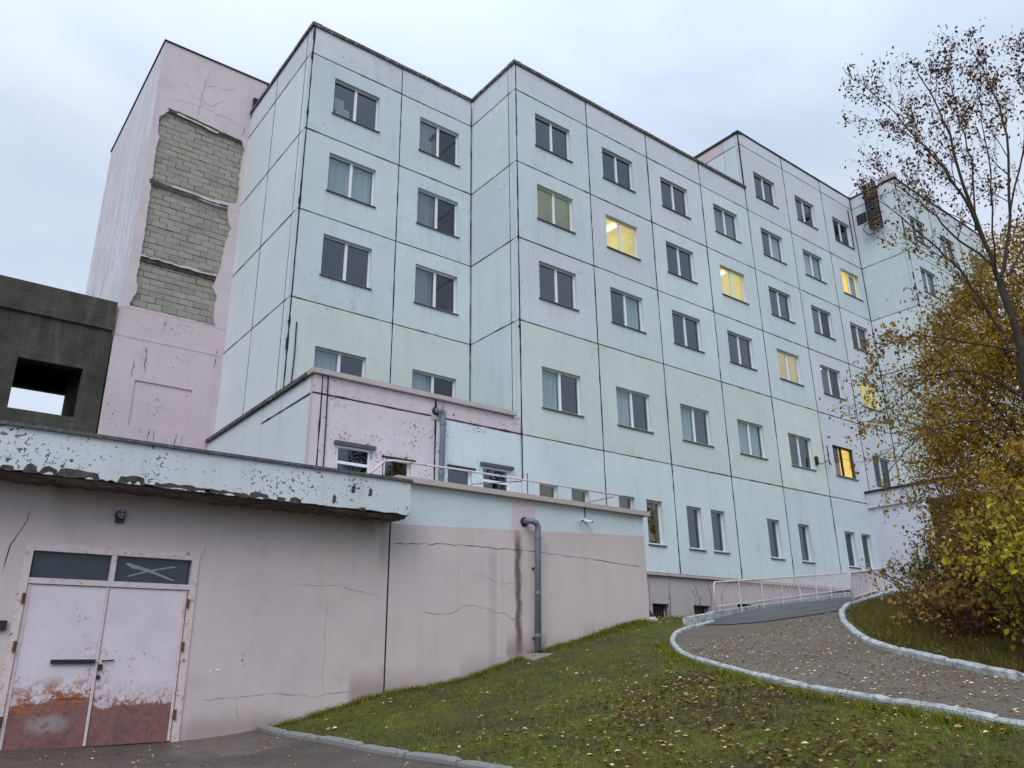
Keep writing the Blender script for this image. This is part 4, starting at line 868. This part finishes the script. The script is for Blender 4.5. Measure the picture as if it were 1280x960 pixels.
crack(te, 'front', YL, [(9.2, 1.1), (9.8, 1.05), (10.4, 1.3), (11.4, 1.1), (11.9, .9)], .009, .03, 'hair', 31); crack(te, 'front', YL, [(10.6, 2.0), (11.3, 1.75), (11.7, 1.8)], .007, .03, 'hair', 32); crack(te, 'front', YL, [(11.3, 2.5), (11.32, 1.5), (11.28, .2)], .008, .02, 'hair', 33)
crack(te, 'front', YL, [(9.0, -.2), (9.1, .1)], .006, .02, 'hair', 34); crack(te, 'front', YL, [(15.75, 3.3), (15.72, 3.8)], .006, .01, 'hair', 35); crack(te, 'front', YL, [(12.5, .4), (13.3, .3)], .006, .03, 'hair', 36)
crack(ga, 'front', YL, [(5.3, -.5), (6.0, -.4), (6.8, -.5), (7.6, -.42)], .009, .03, 'hair', 37); crack(ga, 'front', YL, [(7.0, 1.4), (7.05, -.9)], .006, .03, 'hair', 38); crack(ga, 'front', YL, [(1.75, 2.7), (1.7, 2.3), (1.55, 1.9), (1.5, 1.5)], .014, .02, 'seal', 39); crack(ga, 'front', YL, [(6.3, 1.5), (7.3, 1.55), (8.2, 1.35)], .006, .03, 'hair', 41); crack(ga, 'front', YL, [(4.8, -.5), (5.4, -.45), (5.5, -.9)], .007, .03, 'hair', 40); crack(ga, 'front', YL, [(4.6, 2.7), (4.55, 1.9)], .006, .03, 'hair', 42)
downpipe('thick grey drain pipe elbowing out of the terrace wall down to the grass', 11.99, YL, 3.26, .33, .075, .2, .22)
mb = MB(); mb.box(11.75, YL-.55, h1(12, 14.6)-.1, 12.35, YL-.01, h1(12, 14.6)+.07); mb.build('splash_block', M['plinth'], te)
# terrace handrail
hr = thing('terrace_handrail', 'thin pinkish white handrail bending along the terrace edge', 'railing', (12, 15.1, 3.9))
Yr = 15.05
MB().tube([(7.75, Yr, 3.80), (8.05, Yr, 4.1), (8.2, Yr, 4.24), (8.45, Yr, 4.29), (10.5, Yr, 4.32), (12.2, Yr, 4.32), (15.5, Yr, 4.31)], .024, 7).build('top_rail', M['rail'], hr, smooth=True)
for x in (8.2, 12.05, 15.2): MB().tube([(x, Yr, 3.9), (x, Yr, 4.31)], .02, 6).build('post', M['rail'], hr)
MB().tube([(10.7, Yr+.6, 3.9), (10.75, Yr+.3, 4.1), (12.05, Yr, 4.28)], .013, 5).build('brace', M['grey'], hr); MB().tube([(12.2, Yr, 3.9), (12.2, Yr, 4.5)], .02, 6).build('post', M['grey'], hr); MB().tube([(14.0, Yr+.5, 3.95), (15.2, Yr, 4.25)], .013, 5).build('brace', M['grey'], hr)
cm = thing('security_camera', 'pair of small white security cameras under the terrace coping', 'camera', (13.9, YL, 3.5))
MB().tube([(13.99, YL-.01, 3.8), (13.99, YL-.02, 3.5)], .012, 5).build('cable', M['wire'], cm); fm(13.93, YL-.06, 3.45, 14.03, YL, 3.53).build('mount', M['white'], cm)
for x, d in ((13.80, -.1), (14.0, .06)): MB().tube([(x, YL-.05, 3.46), (x+d*.8, YL-.2, 3.42)], .035, 10).build('camera_body', M['white'], cm); MB().tube([(x+d*.8, YL-.2, 3.42), (x+d*.85, YL-.21, 3.417)], .027, 10).build('lens', M['dark'], cm)
# junk beside the terrace corner
jk = thing('rubbish_heap', 'dark crumpled sheet and a white scrap lying at the terrace corner', 'rubbish', (17.2, 17.5, h1(17.2, 17.5)))
mb = MB(); V = []; zz = h1(17.5, 16.6)
for i in range(9):
    for j in range(6): V.append((16.85+i*.11+random.uniform(-.03, .03), 16.1+j*.12, zz+.0+.42*math.sin(math.pi*i/8)**.6*math.sin(math.pi*j/5)**.5+random.uniform(-.05, .05)))
mb.add(V, [[i*6+j, i*6+j+1, (i+1)*6+j+1, (i+1)*6+j] for i in range(8) for j in range(5)]); mb.build('crumpled_sheet', flat('dark rubber sheet', (52, 42, 44), .7), jk)
mb = MB(); mb.add([(17.05, 15.85, zz-.02), (17.5, 15.88, zz-.01), (17.48, 16.02, zz+.06), (17.1, 16.0, zz+.05), (17.05, 15.85, zz-.08), (17.5, 15.88, zz-.08)], [(0, 1, 2, 3), (0, 4, 5, 1)]); mb.build('white_scrap', M['foam'], jk)
# ------------------------------------------------------------------ plants
def fast_mesh(name, V, F, mat, tone=None):
    """V (n,3) array, F (m,k) array of equal sized polygons, tone: one value per face"""
    V = np.asarray(V, np.float32); F = np.asarray(F, np.int32); k = F.shape[1]
    me = bpy.data.meshes.new(name); me.vertices.add(len(V)); me.vertices.foreach_set('co', V.ravel()); me.loops.add(F.size); me.loops.foreach_set('vertex_index', F.ravel())
    me.polygons.add(len(F)); me.polygons.foreach_set('loop_start', np.arange(len(F), dtype=np.int32)*k)
    if tone is not None:
        a = me.attributes.new('tone', 'FLOAT', 'FACE'); a.data.foreach_set('value', np.asarray(tone, np.float32))
    me.update(calc_edges=True); me.materials.append(mat); return me
def leafm(name, stops, transl=.35, rough=.6):
    t = NT(name); a = t.n('ShaderNodeAttribute', attribute_name='tone'); c = t.ramp(a.outputs['Fac'], [(p, lin(q)) for p, q in stops])
    t.col(c); t.rough(rough); t.b.inputs['Specular IOR Level'].default_value = .3
    tr = t.n('ShaderNodeBsdfTranslucent'); t.l(c, tr.inputs['Color']); m = t.n('ShaderNodeMixShader'); m.inputs[0].default_value = transl
    t.l(t.b.outputs[0], m.inputs[1]); t.l(tr.outputs[0], m.inputs[2]); t.l(m.outputs[0], t.out.inputs[0]); return t.m
def unit(a): return a/np.maximum(np.linalg.norm(a, axis=1, keepdims=True), 1e-6)
def leaf_geo(P, size, droop=.3, wide=.5, fold=.25, flat_=False, up=None):
    """one folded leaf of two quads per point"""
    n = len(P); P = np.asarray(P); s = (size*rng.uniform(.6, 1.25, n))[:, None]
    if flat_:
        a = rng.uniform(0, 2*np.pi, n); d = np.stack([np.cos(a), np.sin(a), rng.uniform(-.15, .15, n)], 1); nn = unit(np.stack([rng.normal(0, .22, n), rng.normal(0, .22, n), np.ones(n)], 1))
    else:
        d = rng.normal(0, 1, (n, 3)); d[:, 2] -= droop*2; d = unit(d); nn = rng.normal(0, 1, (n, 3)); nn[:, 2] += .5
    w = unit(np.cross(d, nn)); nn = unit(np.cross(w, d))
    b = P; tip = P+d*s; m1 = P+d*s*.42; l = m1+w*s*wide*.5+nn*s*fold*.5; r = m1-w*s*wide*.5+nn*s*fold*.5; c = m1-nn*s*.0
    t2 = P+d*s*.75; l2 = t2+w*s*wide*.33+nn*s*fold*.3; r2 = t2-w*s*wide*.33+nn*s*fold*.3
    V = np.stack([b, l, l2, tip, r2, r], 1).reshape(-1, 3); i = np.arange(n)[:, None]*6
    F = np.concatenate([i+np.array([[0, 1, 2, 3]]), i+np.array([[0, 3, 4, 5]])], 1).reshape(-1, 4)
    return V, F
def rel(o_v, parent): w = wloc(parent); return np.asarray(o_v)-np.array([w.x, w.y, w.z])
def put(me, name, parent=None, kind=None):
    o = bpy.data.objects.new(name, me); COL.objects.link(o)
    if parent: o.parent = parent
    if kind: o['kind'] = kind
    return o
def barkm(name, a, b):
    t = NT(name); p = t.pos((1, 1, .4)); n = t.noise(p, 14, 5, .7); t.col(t.ramp(n, [(.3, lin(a)), (.7, lin(b))])); t.rough(.95); t.bump(n, .7, .02); return t.m
M['bark'] = barkm('dark wet bark', (42, 36, 32), (78, 66, 56)); M['twig'] = barkm('dark twig', (44, 34, 30), (74, 58, 48))
M['leaf_sparse'] = leafm('brown olive leaves', [(0, (60, 38, 30)), (.3, (98, 66, 42)), (.55, (130, 100, 44)), (.8, (158, 130, 50)), (1, (180, 152, 58))])
M['leaf_dense'] = leafm('olive yellow leaves', [(0, (84, 64, 26)), (.3, (136, 106, 38)), (.6, (170, 138, 46)), (.85, (198, 166, 58)), (1, (214, 186, 80))])
M['leaf_brown'] = leafm('brown shrub leaves', [(0, (70, 44, 32)), (.25, (108, 68, 42)), (.5, (132, 92, 48)), (.75, (148, 120, 56)), (1, (170, 154, 84))])
M['leaf_yellow'] = leafm('yellow green leaves', [(0, (74, 74, 24)), (.3, (122, 118, 34)), (.6, (174, 162, 46)), (.85, (206, 190, 58)), (1, (218, 202, 90))])
M['leaf_pale'] = leafm('pale green leaves', [(0, (70, 40, 40)), (.25, (96, 88, 44)), (.6, (122, 128, 62)), (1, (160, 166, 96))])
M['litter'] = leafm('fallen leaves', [(0, (64, 42, 32)), (.3, (104, 68, 46)), (.5, (146, 108, 68)), (.7, (196, 166, 110)), (.86, (222, 204, 160)), (1, (236, 226, 196))], .1)
M['grass'] = leafm('grass blades', [(0, (52, 42, 18)), (.25, (76, 74, 16)), (.5, (102, 110, 20)), (.8, (134, 142, 30)), (.93, (156, 148, 64)), (1, (164, 142, 84))], .3)
M['dry'] = leafm('dry grass', [(0, (60, 56, 24)), (.35, (88, 84, 30)), (.7, (124, 108, 48)), (1, (156, 138, 82))], .2)
class Wood:
    def __init__(s, seed): s.r = random.Random(seed); s.mb = MB(); s.tw = MB(); s.tips = []
    def grow(s, p, d, L, rad, lev, maxlev, kids, up=.25, wob=.22, spread=(.5, 1.0)):
        r = s.r; n = max(3, int(L/(.32 if lev < maxlev else .14))); n = min(n, 9); pts = [p]; dirs = [d]; step = L/n
        for i in range(n):
            d = (d+Vector((r.uniform(-wob, wob), r.uniform(-wob, wob), r.uniform(-wob, wob)+up*.22))).normalized(); p = p+d*step; pts.append(p); dirs.append(d)
        rs = [max(.0035, rad*(1-.75*i/n)) for i in range(n+1)]
        (s.mb if lev < maxlev else s.tw).tube(pts, rs, 5 if rad > .03 else 3, cap=False)
        if lev == maxlev:
            for i in range(1, n+1): s.tips.append((pts[i], L))
            return
        s.kids(pts, dirs, rs, L, lev, maxlev, kids, up, wob, spread)
    def kids(s, pts, dirs, rs, L, lev, maxlev, kids, up, wob, spread, start=.2):
        r = s.r; n = len(pts)-1
        for k in range(kids[lev]):
            f = start+(1-start)*(k+r.random())/kids[lev]; i = min(n-1, int(f*n)); q = pts[i].lerp(pts[i+1], f*n-i); dd = dirs[i]; a = dd.orthogonal().normalized(); a.rotate(Matrix.Rotation(r.uniform(0, 6.283), 3, dd))
            an = r.uniform(*spread); nd = (dd*math.cos(an)+a*math.sin(an)).normalized(); nd = (nd+Vector((0, 0, up*.5))).normalized()
            s.grow(q, nd, L*r.uniform(.32, .62)*(1.15-.5*f), max(.004, rs[i]*r.uniform(.35, .6)), lev+1, maxlev, kids, up, wob, spread)
    def limb(s, poly, r0, r1, maxlev, kids, Lsub, up=.25, spread=(.45, .95), start=.25):
        r = s.r; P = [Vector(p) for p in poly]; n = 4; pts = []
        for i in range(len(P)-1):
            p0 = P[max(0, i-1)]; p1 = P[i]; p2 = P[i+1]; p3 = P[min(len(P)-1, i+2)]
            for k in range(n):
                t = k/n; pts.append(.5*((2*p1)+(p2-p0)*t+(2*p0-5*p1+4*p2-p3)*t*t+(3*p1-p0-3*p2+p3)*t**3)+Vector((r.uniform(-.03, .03), r.uniform(-.03, .03), 0)))
        pts.append(P[-1]); m = len(pts)-1; rs = [r0+(r1-r0)*i/m for i in range(m+1)]; s.mb.tube(pts, rs, 7, cap=False)
        dirs = [(pts[min(i+1, m)]-pts[max(i-1, 0)]).normalized() for i in range(m+1)]
        if Lsub: s.kids(pts, dirs, rs, Lsub, 0, maxlev, kids, up, .2, spread, start)
        s.tips.append((pts[-1], .3))
    def leaves(s, per, jit=.1):
        P = []
        for p, L in s.tips:
            for k in range(per if isinstance(per, int) else (1 if s.r.random() < per else 0)): P.append((p.x+s.r.gauss(0, jit), p.y+s.r.gauss(0, jit), p.z+s.r.gauss(0, jit)))
        return np.array(P)
LB = {'T': [(18.18, 6.47, 0.34), (18.31, 6.1, 2.79), (18.3, 5.8, 5.45), (18.21, 5.75, 6.79), (18.1, 5.78, 7.82)], 'a': [(18.1, 5.78, 7.82), (17.96, 5.9, 9.01), (17.74, 5.92, 10.19), (17.42, 5.92, 11.79), (17.14, 6.13, 13.11)], 'b': [(18.12, 5.73, 7.89), (18.42, 5.4, 9.35), (18.7, 5.15, 11.46), (18.79, 5.21, 12.91), (18.82, 5.46, 14.31)], 'c': [(17.96, 5.88, 8.87), (17.53, 5.92, 9.69), (16.94, 6.09, 10.59), (16.38, 6.44, 11.63), (15.96, 6.68, 12.25)], 'd': [(18.08, 5.86, 8.23), (18.39, 6.49, 9.23), (18.68, 7.14, 10.48), (18.86, 7.76, 11.5), (18.96, 8.3, 12.07)], 'e': [(18.16, 5.91, 6.36), (17.77, 6.14, 7.43), (17.27, 6.35, 8.23), (16.72, 6.66, 8.9), (16.09, 7.13, 9.76)], 'f': [(17.69, 6.06, 10.25), (17.86, 6.47, 11.42), (17.97, 7.04, 12.38), (17.97, 7.58, 13.08)], 'g': [(17.94, 5.94, 9.07), (18.48, 5.92, 11.14), (18.75, 6.03, 12.72), (19.03, 6.14, 14.35)], 'h': [(18.42, 5.4, 9.35), (18.28, 4.81, 10.64), (18.09, 4.32, 11.74), (17.93, 4.15, 12.63)], 'i': [(18.3, 5.8, 5.45), (18.82, 5.11, 7.76), (19.28, 4.5, 10.26), (19.59, 4.04, 12.52)], 'j': [(18.21, 5.77, 6.14), (17.56, 6.12, 6.25), (16.88, 6.53, 6.35), (16.15, 7.0, 6.42), (15.46, 7.53, 6.1)], 'k': [(18.28, 5.86, 5.11), (18.47, 6.57, 5.89), (18.57, 7.42, 6.27), (18.59, 8.4, 6.06), (18.43, 9.2, 5.63)], 'l': [(18.34, 6.01, 4.11), (17.65, 6.48, 4.63), (16.92, 6.97, 4.62), (16.27, 7.47, 4.2), (15.77, 7.82, 3.61)], 'm': [(18.14, 5.66, 7.87), (18.61, 5.12, 8.87), (19.06, 4.56, 9.99)], 'n': [(18.08, 5.85, 7.84), (17.55, 5.54, 8.7), (17.23, 5.22, 9.81), (16.87, 5.0, 10.96), (16.61, 4.83, 11.77)]}
RAD = {'T': (.17, .11), 'a': (.085, .018), 'b': (.06, .015), 'c': (.05, .012), 'd': (.045, .012), 'e': (.055, .014), 'f': (.03, .01), 'g': (.035, .01), 'h': (.035, .01), 'i': (.09, .02), 'j': (.04, .012), 'k': (.045, .012), 'l': (.04, .012), 'm': (.04, .012), 'n': (.035, .01)}
tree = thing('tall_tree', 'tall open autumn tree with dark fanning branches and few leaves at right edge', 'tree', (18.18, 6.47, h1(18.18, 6.47)))
w = Wood(3)
w.limb(LB['T'], .15, .075, 2, [0, 0], 0)
for k, v in LB.items():
    if k != 'T': w.limb(v, RAD[k][0]*.66, RAD[k][1]*.6, 2, [11, 8] if k in 'abcdgh' else [10, 7], 2.7, up=.3 if k not in 'jkl' else .05, spread=(.3, .8))
w.mb.build('trunk', M['bark'], tree, smooth=True); w.tw.build('twigs', M['twig'], tree, kind='stuff')
P = np.concatenate([w.leaves(1, .05), w.leaves(.9, .11)])
low_ = P[(P[:, 2] < 7.6) & (P[:, 2] > 4.6)]; P = np.concatenate([P[(P[:, 2] > 4.6) | (rng.random(len(P)) < .45)], low_+rng.normal(0, .14, low_.shape)])
V, F = leaf_geo(P, .092, .6, .55)
tn = np.clip(rng.normal(.40, .22, len(P))+(9-P[:, 2])*.06, 0, 1)  # golden lower down; darker top puts the backlit look into the tone
put(fast_mesh('crown', rel(V, tree), F, M['leaf_sparse'], np.repeat(tn, 2)), 'crown', tree)
print('tall tree leaves', len(P), 'twig faces', len(w.tw.f))
# dense olive tree behind it
tr2 = thing('bushy_tree', 'dense olive yellow tree behind the tall open tree', 'tree', (20.6, 6.4, h1(20.6, 6.4)))
w = Wood(8); base = Vector((20.6, 6.4, h1(20.6, 6.4)-.2))
w.limb([base, base+Vector((-.1, .1, 2.5)), base+Vector((-.1, .1, 5)), base+Vector((0, 0, 7.2))], .13, .03, 2, [14, 9], 3.6, up=.3, spread=(.5, 1.2), start=.15)
for (dx, dy, z) in ((-1.1, 1.6, 6.3), (-1.3, .3, 7.3), (1.0, -1.6, 7.0), (-.6, 2.1, 4.6), (.8, -2.4, 5.0), (-1.7, .8, 4.0), (.2, -.5, 8.2), (.5, -3.0, 6.4), (-.4, 2.3, 2.6)):
    q = base+Vector((0, 0, min(3.2, z*.45))); e = base+Vector((dx, dy, z)); w.limb([q, q.lerp(e, .5)+Vector((0, 0, .2)), e], .06, .015, 2, [8, 8], 2.3, up=.2, spread=(.4, 1.2), start=.2)
w.mb.build('trunk', M['bark'], tr2, smooth=True); w.tw.build('twigs', M['twig'], tr2, kind='stuff')
P = w.leaves(3, .16)
cc = []      # clumps of leaves filling the crown volume
while len(cc) < 760:
    q = rng.uniform(-1, 1, 3); rr = np.linalg.norm(q)
    if rr < 1 and rng.random() < .35+.65*rr: cc.append((20.55+q[0]*2.4*(1-.2*q[2]), 6.35+q[1]*2.9*(1-.22*q[2])-.5*q[2], base.z+4.5+q[2]*4.6))
cc = np.array(cc); sp = rng.uniform(.16, .42, len(cc)); ii = rng.integers(0, len(cc), 70000)
P = np.concatenate([P, cc[ii]+rng.normal(0, 1, (70000, 3))*sp[ii][:, None]*np.array([1, 1, .7])]); V, F = leaf_geo(P, .09, .3, .5)
pn = np.sin(P[:, 0]*2.1+1)*np.sin(P[:, 1]*2.3)*np.sin(P[:, 2]*1.9+.5)
put(fast_mesh('crown', rel(V, tr2), F, M['leaf_dense'], np.repeat(np.clip(rng.normal(.5, .2, len(P))+pn*.22, 0, 1), 2)), 'crown', tr2)
print('dense leaves', len(P))
def shrub(label, cx, cy, hgt, spread, stems, mat, size, per, seed, lean=(0, 0), jit=.06, kids=(7, 5), tone=(.5, .22), name='shrub', wide=.5, low=.1, leafmul=1.0, base=.35):
    z = h1(cx, cy); t = thing(name, label, 'shrub', (cx, cy, z)); w = Wood(seed); r = w.r
    for k in range(stems):
        a = r.uniform(0, 6.283); q = r.random()**.6; b = Vector((cx+math.cos(a)*q*base*spread, cy+math.sin(a)*q*base*spread, z-.1)); b.z = h1(b.x, b.y)-.05
        hh = hgt*r.uniform(.6, 1.05)*(1-.35*q*q); e = b+Vector((math.cos(a)*q*spread*.75+lean[0]*hh, math.sin(a)*q*spread*.75+lean[1]*hh, hh)); mid = b.lerp(e, .5)+Vector((-math.cos(a)*q*.15, -math.sin(a)*q*.15, .12*hh))
        w.limb([b, mid, e], .018, .005, 1, list(kids), hgt*.42, up=.35, spread=(.25, .9), start=low)
    w.mb.build('stems', M['twig'], t); w.tw.build('twigs', M['twig'], t, kind='stuff')
    P = w.leaves(per, jit); V, F = leaf_geo(P, size, .2, wide, .3)
    tn = np.clip(rng.normal(tone[0], tone[1], len(P))+.2*np.sin(P[:, 0]*3+seed)*np.sin(P[:, 2]*3.1), 0, 1)
    put(fast_mesh('foliage', rel(V, t), F, M[mat], np.repeat(tn, 2)), 'foliage', t); print(label[:20], len(P)); return t
shrub('large reddish brown autumn shrub filling the middle of the bed', 15.7, 6.1, 2.1, 1.75, 54, 'leaf_brown', .078, 6, 21, jit=.08, kids=(9, 5), tone=(.42, .22))
shrub('brown shrub standing behind the big brown shrub, below the tree crown', 18.1, 6.3, 2.5, 1.8, 38, 'leaf_brown', .08, 7, 22, jit=.09, kids=(9, 5), tone=(.6, .2))
shrub('sparse pale green shrub with reddish twig ends beside the short railing', 16.6, 7.75, 1.75, 1.0, 26, 'leaf_pale', .10, 2, 23, jit=.05, kids=(6, 4), tone=(.55, .3), wide=.6)
shrub('bright yellow green leafy bush at the right edge of the frame', 12.75, 4.35, 2.35, 1.15, 34, 'leaf_yellow', .10, 4, 24, jit=.08, kids=(6, 4), tone=(.42, .24), wide=.66)
shrub('low brownish shrub between the inner kerb and the big brown shrub', 14.5, 6.05, 1.15, 1.3, 34, 'leaf_brown', .08, 5, 25, jit=.06, kids=(6, 4), tone=(.6, .22), wide=.6)
shrub('low yellowing shrub in front of the pale green shrub', 16.0, 7.5, 1.0, .9, 24, 'leaf_yellow', .075, 2, 26, jit=.06, kids=(5, 4), tone=(.2, .2), wide=.6)
shrub('olive bush filling the far right behind the yellow bush', 14.6, 4.3, 2.9, 1.7, 36, 'leaf_dense', .09, 7, 27, jit=.08, kids=(8, 5), tone=(.45, .22), wide=.55)
# grass and litter
oy = np.array([p[1] for p in OUT[::-1]]); ox = np.array([p[0] for p in OUT[::-1]]); iy = np.array([p[1] for p in INN[::-1]]); ix = np.array([p[0] for p in INN[::-1]]); dy_ = np.array([p[1] for p in DK[::-1]]); dx_ = np.array([p[0] for p in DK[::-1]])
def lawn_mask(x, y):
    a = (x > np.interp(y, dy_, dx_)+.02) & (y <= 14.93) & (x < np.interp(y, oy, ox)-.12)
    b = (y > 14.93) & (y < 20.2) & (x > 16.2) & (y > 15.3+(x-17.9)*.272+.0) & (x < 36)
    return a | (b & (x > 16.2))
def mound_mask(x, y): return (x > np.interp(y, iy, ix)+.22) & (y < 12.2) & (x < 24) & (y < 11.9+(x-20)*.37)
def scatter(n, x0, x1, y0, y1, mask, near=None):
    x = rng.uniform(x0, x1, n); y = rng.uniform(y0, y1, n); k = mask(x, y)
    if near: k &= rng.random(n) < np.clip((near/np.hypot(x, y))**1.6, 0, 1)
    return x[k], y[k]
def cam_cull(x, y, m=.9):
    # only the wedge that the photo and a small step aside could show
    a = np.degrees(np.arctan2(x, y)); return (a > -8) & (a < 84)
def blades(x, y, h0, h1_, wd, mat, name, tone, kind=True):
    k = cam_cull(x, y); x, y = x[k], y[k]; n = len(x); z = H(x, y); a = rng.uniform(0, 2*np.pi, n); hh = rng.uniform(h0, h1_, n); ln = rng.normal(0, .55, (n, 2))*hh[:, None]
    w_ = wd*rng.uniform(.6, 1.3, n); A = np.stack([x-np.cos(a)*w_, y-np.sin(a)*w_, z-.01], 1); B = np.stack([x+np.cos(a)*w_, y+np.sin(a)*w_, z-.01], 1); C = np.stack([x+ln[:, 0], y+ln[:, 1], z+hh], 1)
    V = np.stack([A, B, C], 1).reshape(-1, 3); F = np.arange(n*3).reshape(-1, 3); o = put(fast_mesh(name, V, F, M[mat], tone(x, y)), name, kind='stuff'); print(name, n); return o
def pn2(x, y): return np.sin(x*1.3+2*np.sin(y*.7))*np.cos(y*1.7+1.5*np.sin(x*.9))+.5*np.sin(x*5.1+y*2.3)*np.sin(y*4.3-x)
x, y = scatter(620000, 5.7, 26, 1.5, 20.3, lawn_mask, 7.5)
o = blades(x, y, .015, .055, .0055, 'grass', 'grass', lambda x, y: np.clip(.48+.3*pn2(x, y)+rng.normal(0, .18, len(x)), 0, 1)); tag(o, 'short mossy autumn grass covering the slope below the terrace wall', 'grass')
tx = rng.uniform(6, 16, 260); ty = 14.9-np.abs(rng.normal(0, .15, 260)); uu = rng.random(200); ky = 3.6+uu*9.5; kx = np.interp(ky, oy, ox)-.2; lx, ly = rng.uniform(6.4, 14, 160), rng.uniform(4, 14, 160)
tx = np.concatenate([tx, kx, lx]); ty = np.concatenate([ty, ky, ly]); ii = rng.integers(0, len(tx), 16000); x = tx[ii]+rng.normal(0, .07, 16000); y = ty[ii]+rng.normal(0, .07, 16000); k = lawn_mask(x, y); x, y = x[k], y[k]
o = blades(x, y, .04, .13, .006, 'grass', 'grass_tufts', lambda x, y: np.clip(rng.normal(.6, .25, len(x)), 0, 1)); tag(o, 'ragged taller grass tufts along the wall foot and the outer kerb', 'grass')
x, y = scatter(150000, 9.5, 24, 1, 12.5, mound_mask)
o = blades(x, y, .04, .22, .006, 'dry', 'tall_grass', lambda x, y: np.clip(rng.normal(.45, .25, len(x)), 0, 1)); tag(o, 'longer brownish grass in the bed behind the inner kerb', 'grass')
def litter(x, y, size, name, label, tone, lift=.02):
    k = cam_cull(x, y); x, y = x[k], y[k]; P = np.stack([x, y, H(x, y)+lift+rng.uniform(0, .012, len(x))], 1); V, F = leaf_geo(P, size, 0, .55, .3, True)
    o = put(fast_mesh(name, V, F, M['litter'], np.repeat(tone(len(x)), 2)), name, kind='stuff'); tag(o, label, 'leaves'); print(name, len(x))
x, y = scatter(9000, 5.7, 26, 1.5, 20.3, lambda x, y: lawn_mask(x, y) & (rng.random(len(x)) < np.clip(.38+.35*pn2(x*.9, y*.9)+.5*np.clip((x-np.interp(y, oy, ox)+2.2)/2.2, 0, 1)*(y < 12), .08, 1)))
litter(x, y, .072, 'leaf_litter', 'fallen leaves scattered over the grass slope', lambda n: np.clip(rng.normal(.56, .29, n), 0, 1), .035)
# leaf drifts low on the right of the lawn
cx_ = rng.uniform(7.0, 10.8, 46); cy_ = rng.uniform(3.2, 10.0, 46); ii = rng.integers(0, 46, 2400); x = cx_[ii]+rng.normal(0, .5, 2400); y = cy_[ii]+rng.normal(0, .5, 2400); k = lawn_mask(x, y)
litter(x[k], y[k], .078, 'leaf_drift', 'brown drifts of fallen leaves low on the grass near the outer kerb', lambda n: np.clip(rng.normal(.36, .24, n), 0, 1), .04)
def path_mask(x, y): return (x > np.interp(y, oy, ox)+.05) & (x < np.interp(y, iy, ix)-.05) & (y < 12.6)
x, y = scatter(13000, 8, 21, 1, 15, path_mask); litter(x, y, .055, 'path_leaves', 'small pale leaves scattered over the asphalt path', lambda n: np.clip(rng.normal(.72, .24, n), 0, 1), .026)
x = rng.uniform(.5, 6, 500); y = rng.uniform(6, 14.8, 500); k = x < np.interp(y, dy_, dx_)-.05; litter(x[k], y[k], .05, 'driveway_leaves', 'a few pale leaves lying on the damp driveway', lambda n: np.clip(rng.normal(.65, .2, n), 0, 1), .026)
x, y = scatter(5000, 10, 22, 1, 12, mound_mask); litter(x, y, .07, 'bed_leaves', 'fallen leaves under the bushes behind the inner kerb', lambda n: np.clip(rng.normal(.4, .22, n), 0, 1), .05)
x = rng.uniform(5.9, 16, 1200); y = 14.9-np.abs(rng.normal(0, .12, 1200)); litter(x, y, .05, 'wall_foot_leaves', 'dark leaves gathered along the foot of the terrace wall', lambda n: np.clip(rng.normal(.25, .2, n), 0, 1), .02)
# dry weeds before the plinth
WL = ['thin dry weed stalk nearest the terrace corner, left of the first basement window', 'tallest dry weed, branching above the first basement window', 'knee high dry weed right of the first basement window', 'shortest dry weed midway between the two basement windows', 'tall thin dry weed just left of the second basement window', 'waist high dry weed between the two basement windows', 'low dry weed at the left edge of the first basement window', 'low dry weed in front of the second basement window']
for k, (x, y, hh) in enumerate([(21.2, 19.6, 1.25), (22.6, 19.9, 1.55), (23.3, 19.3, .9), (24.1, 19.8, .75), (24.9, 19.9, 1.35), (23.7, 19.5, 1.05), (22.0, 19.4, .8), (25.4, 19.8, .8)]):
    w = Wood(60+k); z = h1(x, y)-.03
    w.limb([(x, y, z), (x+.04, y, z+hh*.5), (x+.1*random.uniform(-1, 1), y, z+hh)], .012, .004, 1, [6, 3], .35*hh, up=.5, spread=(.3, .7), start=.35)
    m = w.mb; m.add(w.tw.v, w.tw.f); o = m.build('dry_weed', M['twig']); o.location = (0, 0, 0); tag(o, WL[k], 'weed', 'dry weeds along the plinth')
# trees behind the photographer, seen only as reflections in the lower windows
rt = []
for k, (x, y, hh) in enumerate([(27, -13, 15), (41, -15, 17), (58, -12, 16), (34, -20, 18)]):
    t = thing('bare_tree', 'dark bare tree reflected in the lower windows, ' + ['nearest the annex', 'middle one', 'farthest along', 'tallest, set back'][k], 'tree', (x, y, -1.5), 'trees reflected in the windows')
    w = Wood(90+k); w.limb([(x, y, -2), (x+.3, y, hh*.4), (x, y+.3, hh)], .3, .05, 2, [16, 9], 8, up=.5, spread=(.5, 1.0), start=.15)
    w.mb.build('trunk', M['bark'], t); w.tw.build('twigs', M['twig'], t, kind='stuff')
    P = w.leaves(2, .2); V, F = leaf_geo(P, .25, .2, .5); put(fast_mesh('crown', rel(V, t), F, M['leaf_sparse'], np.repeat(rng.random(len(P))*.4, 2)), 'crown', t)
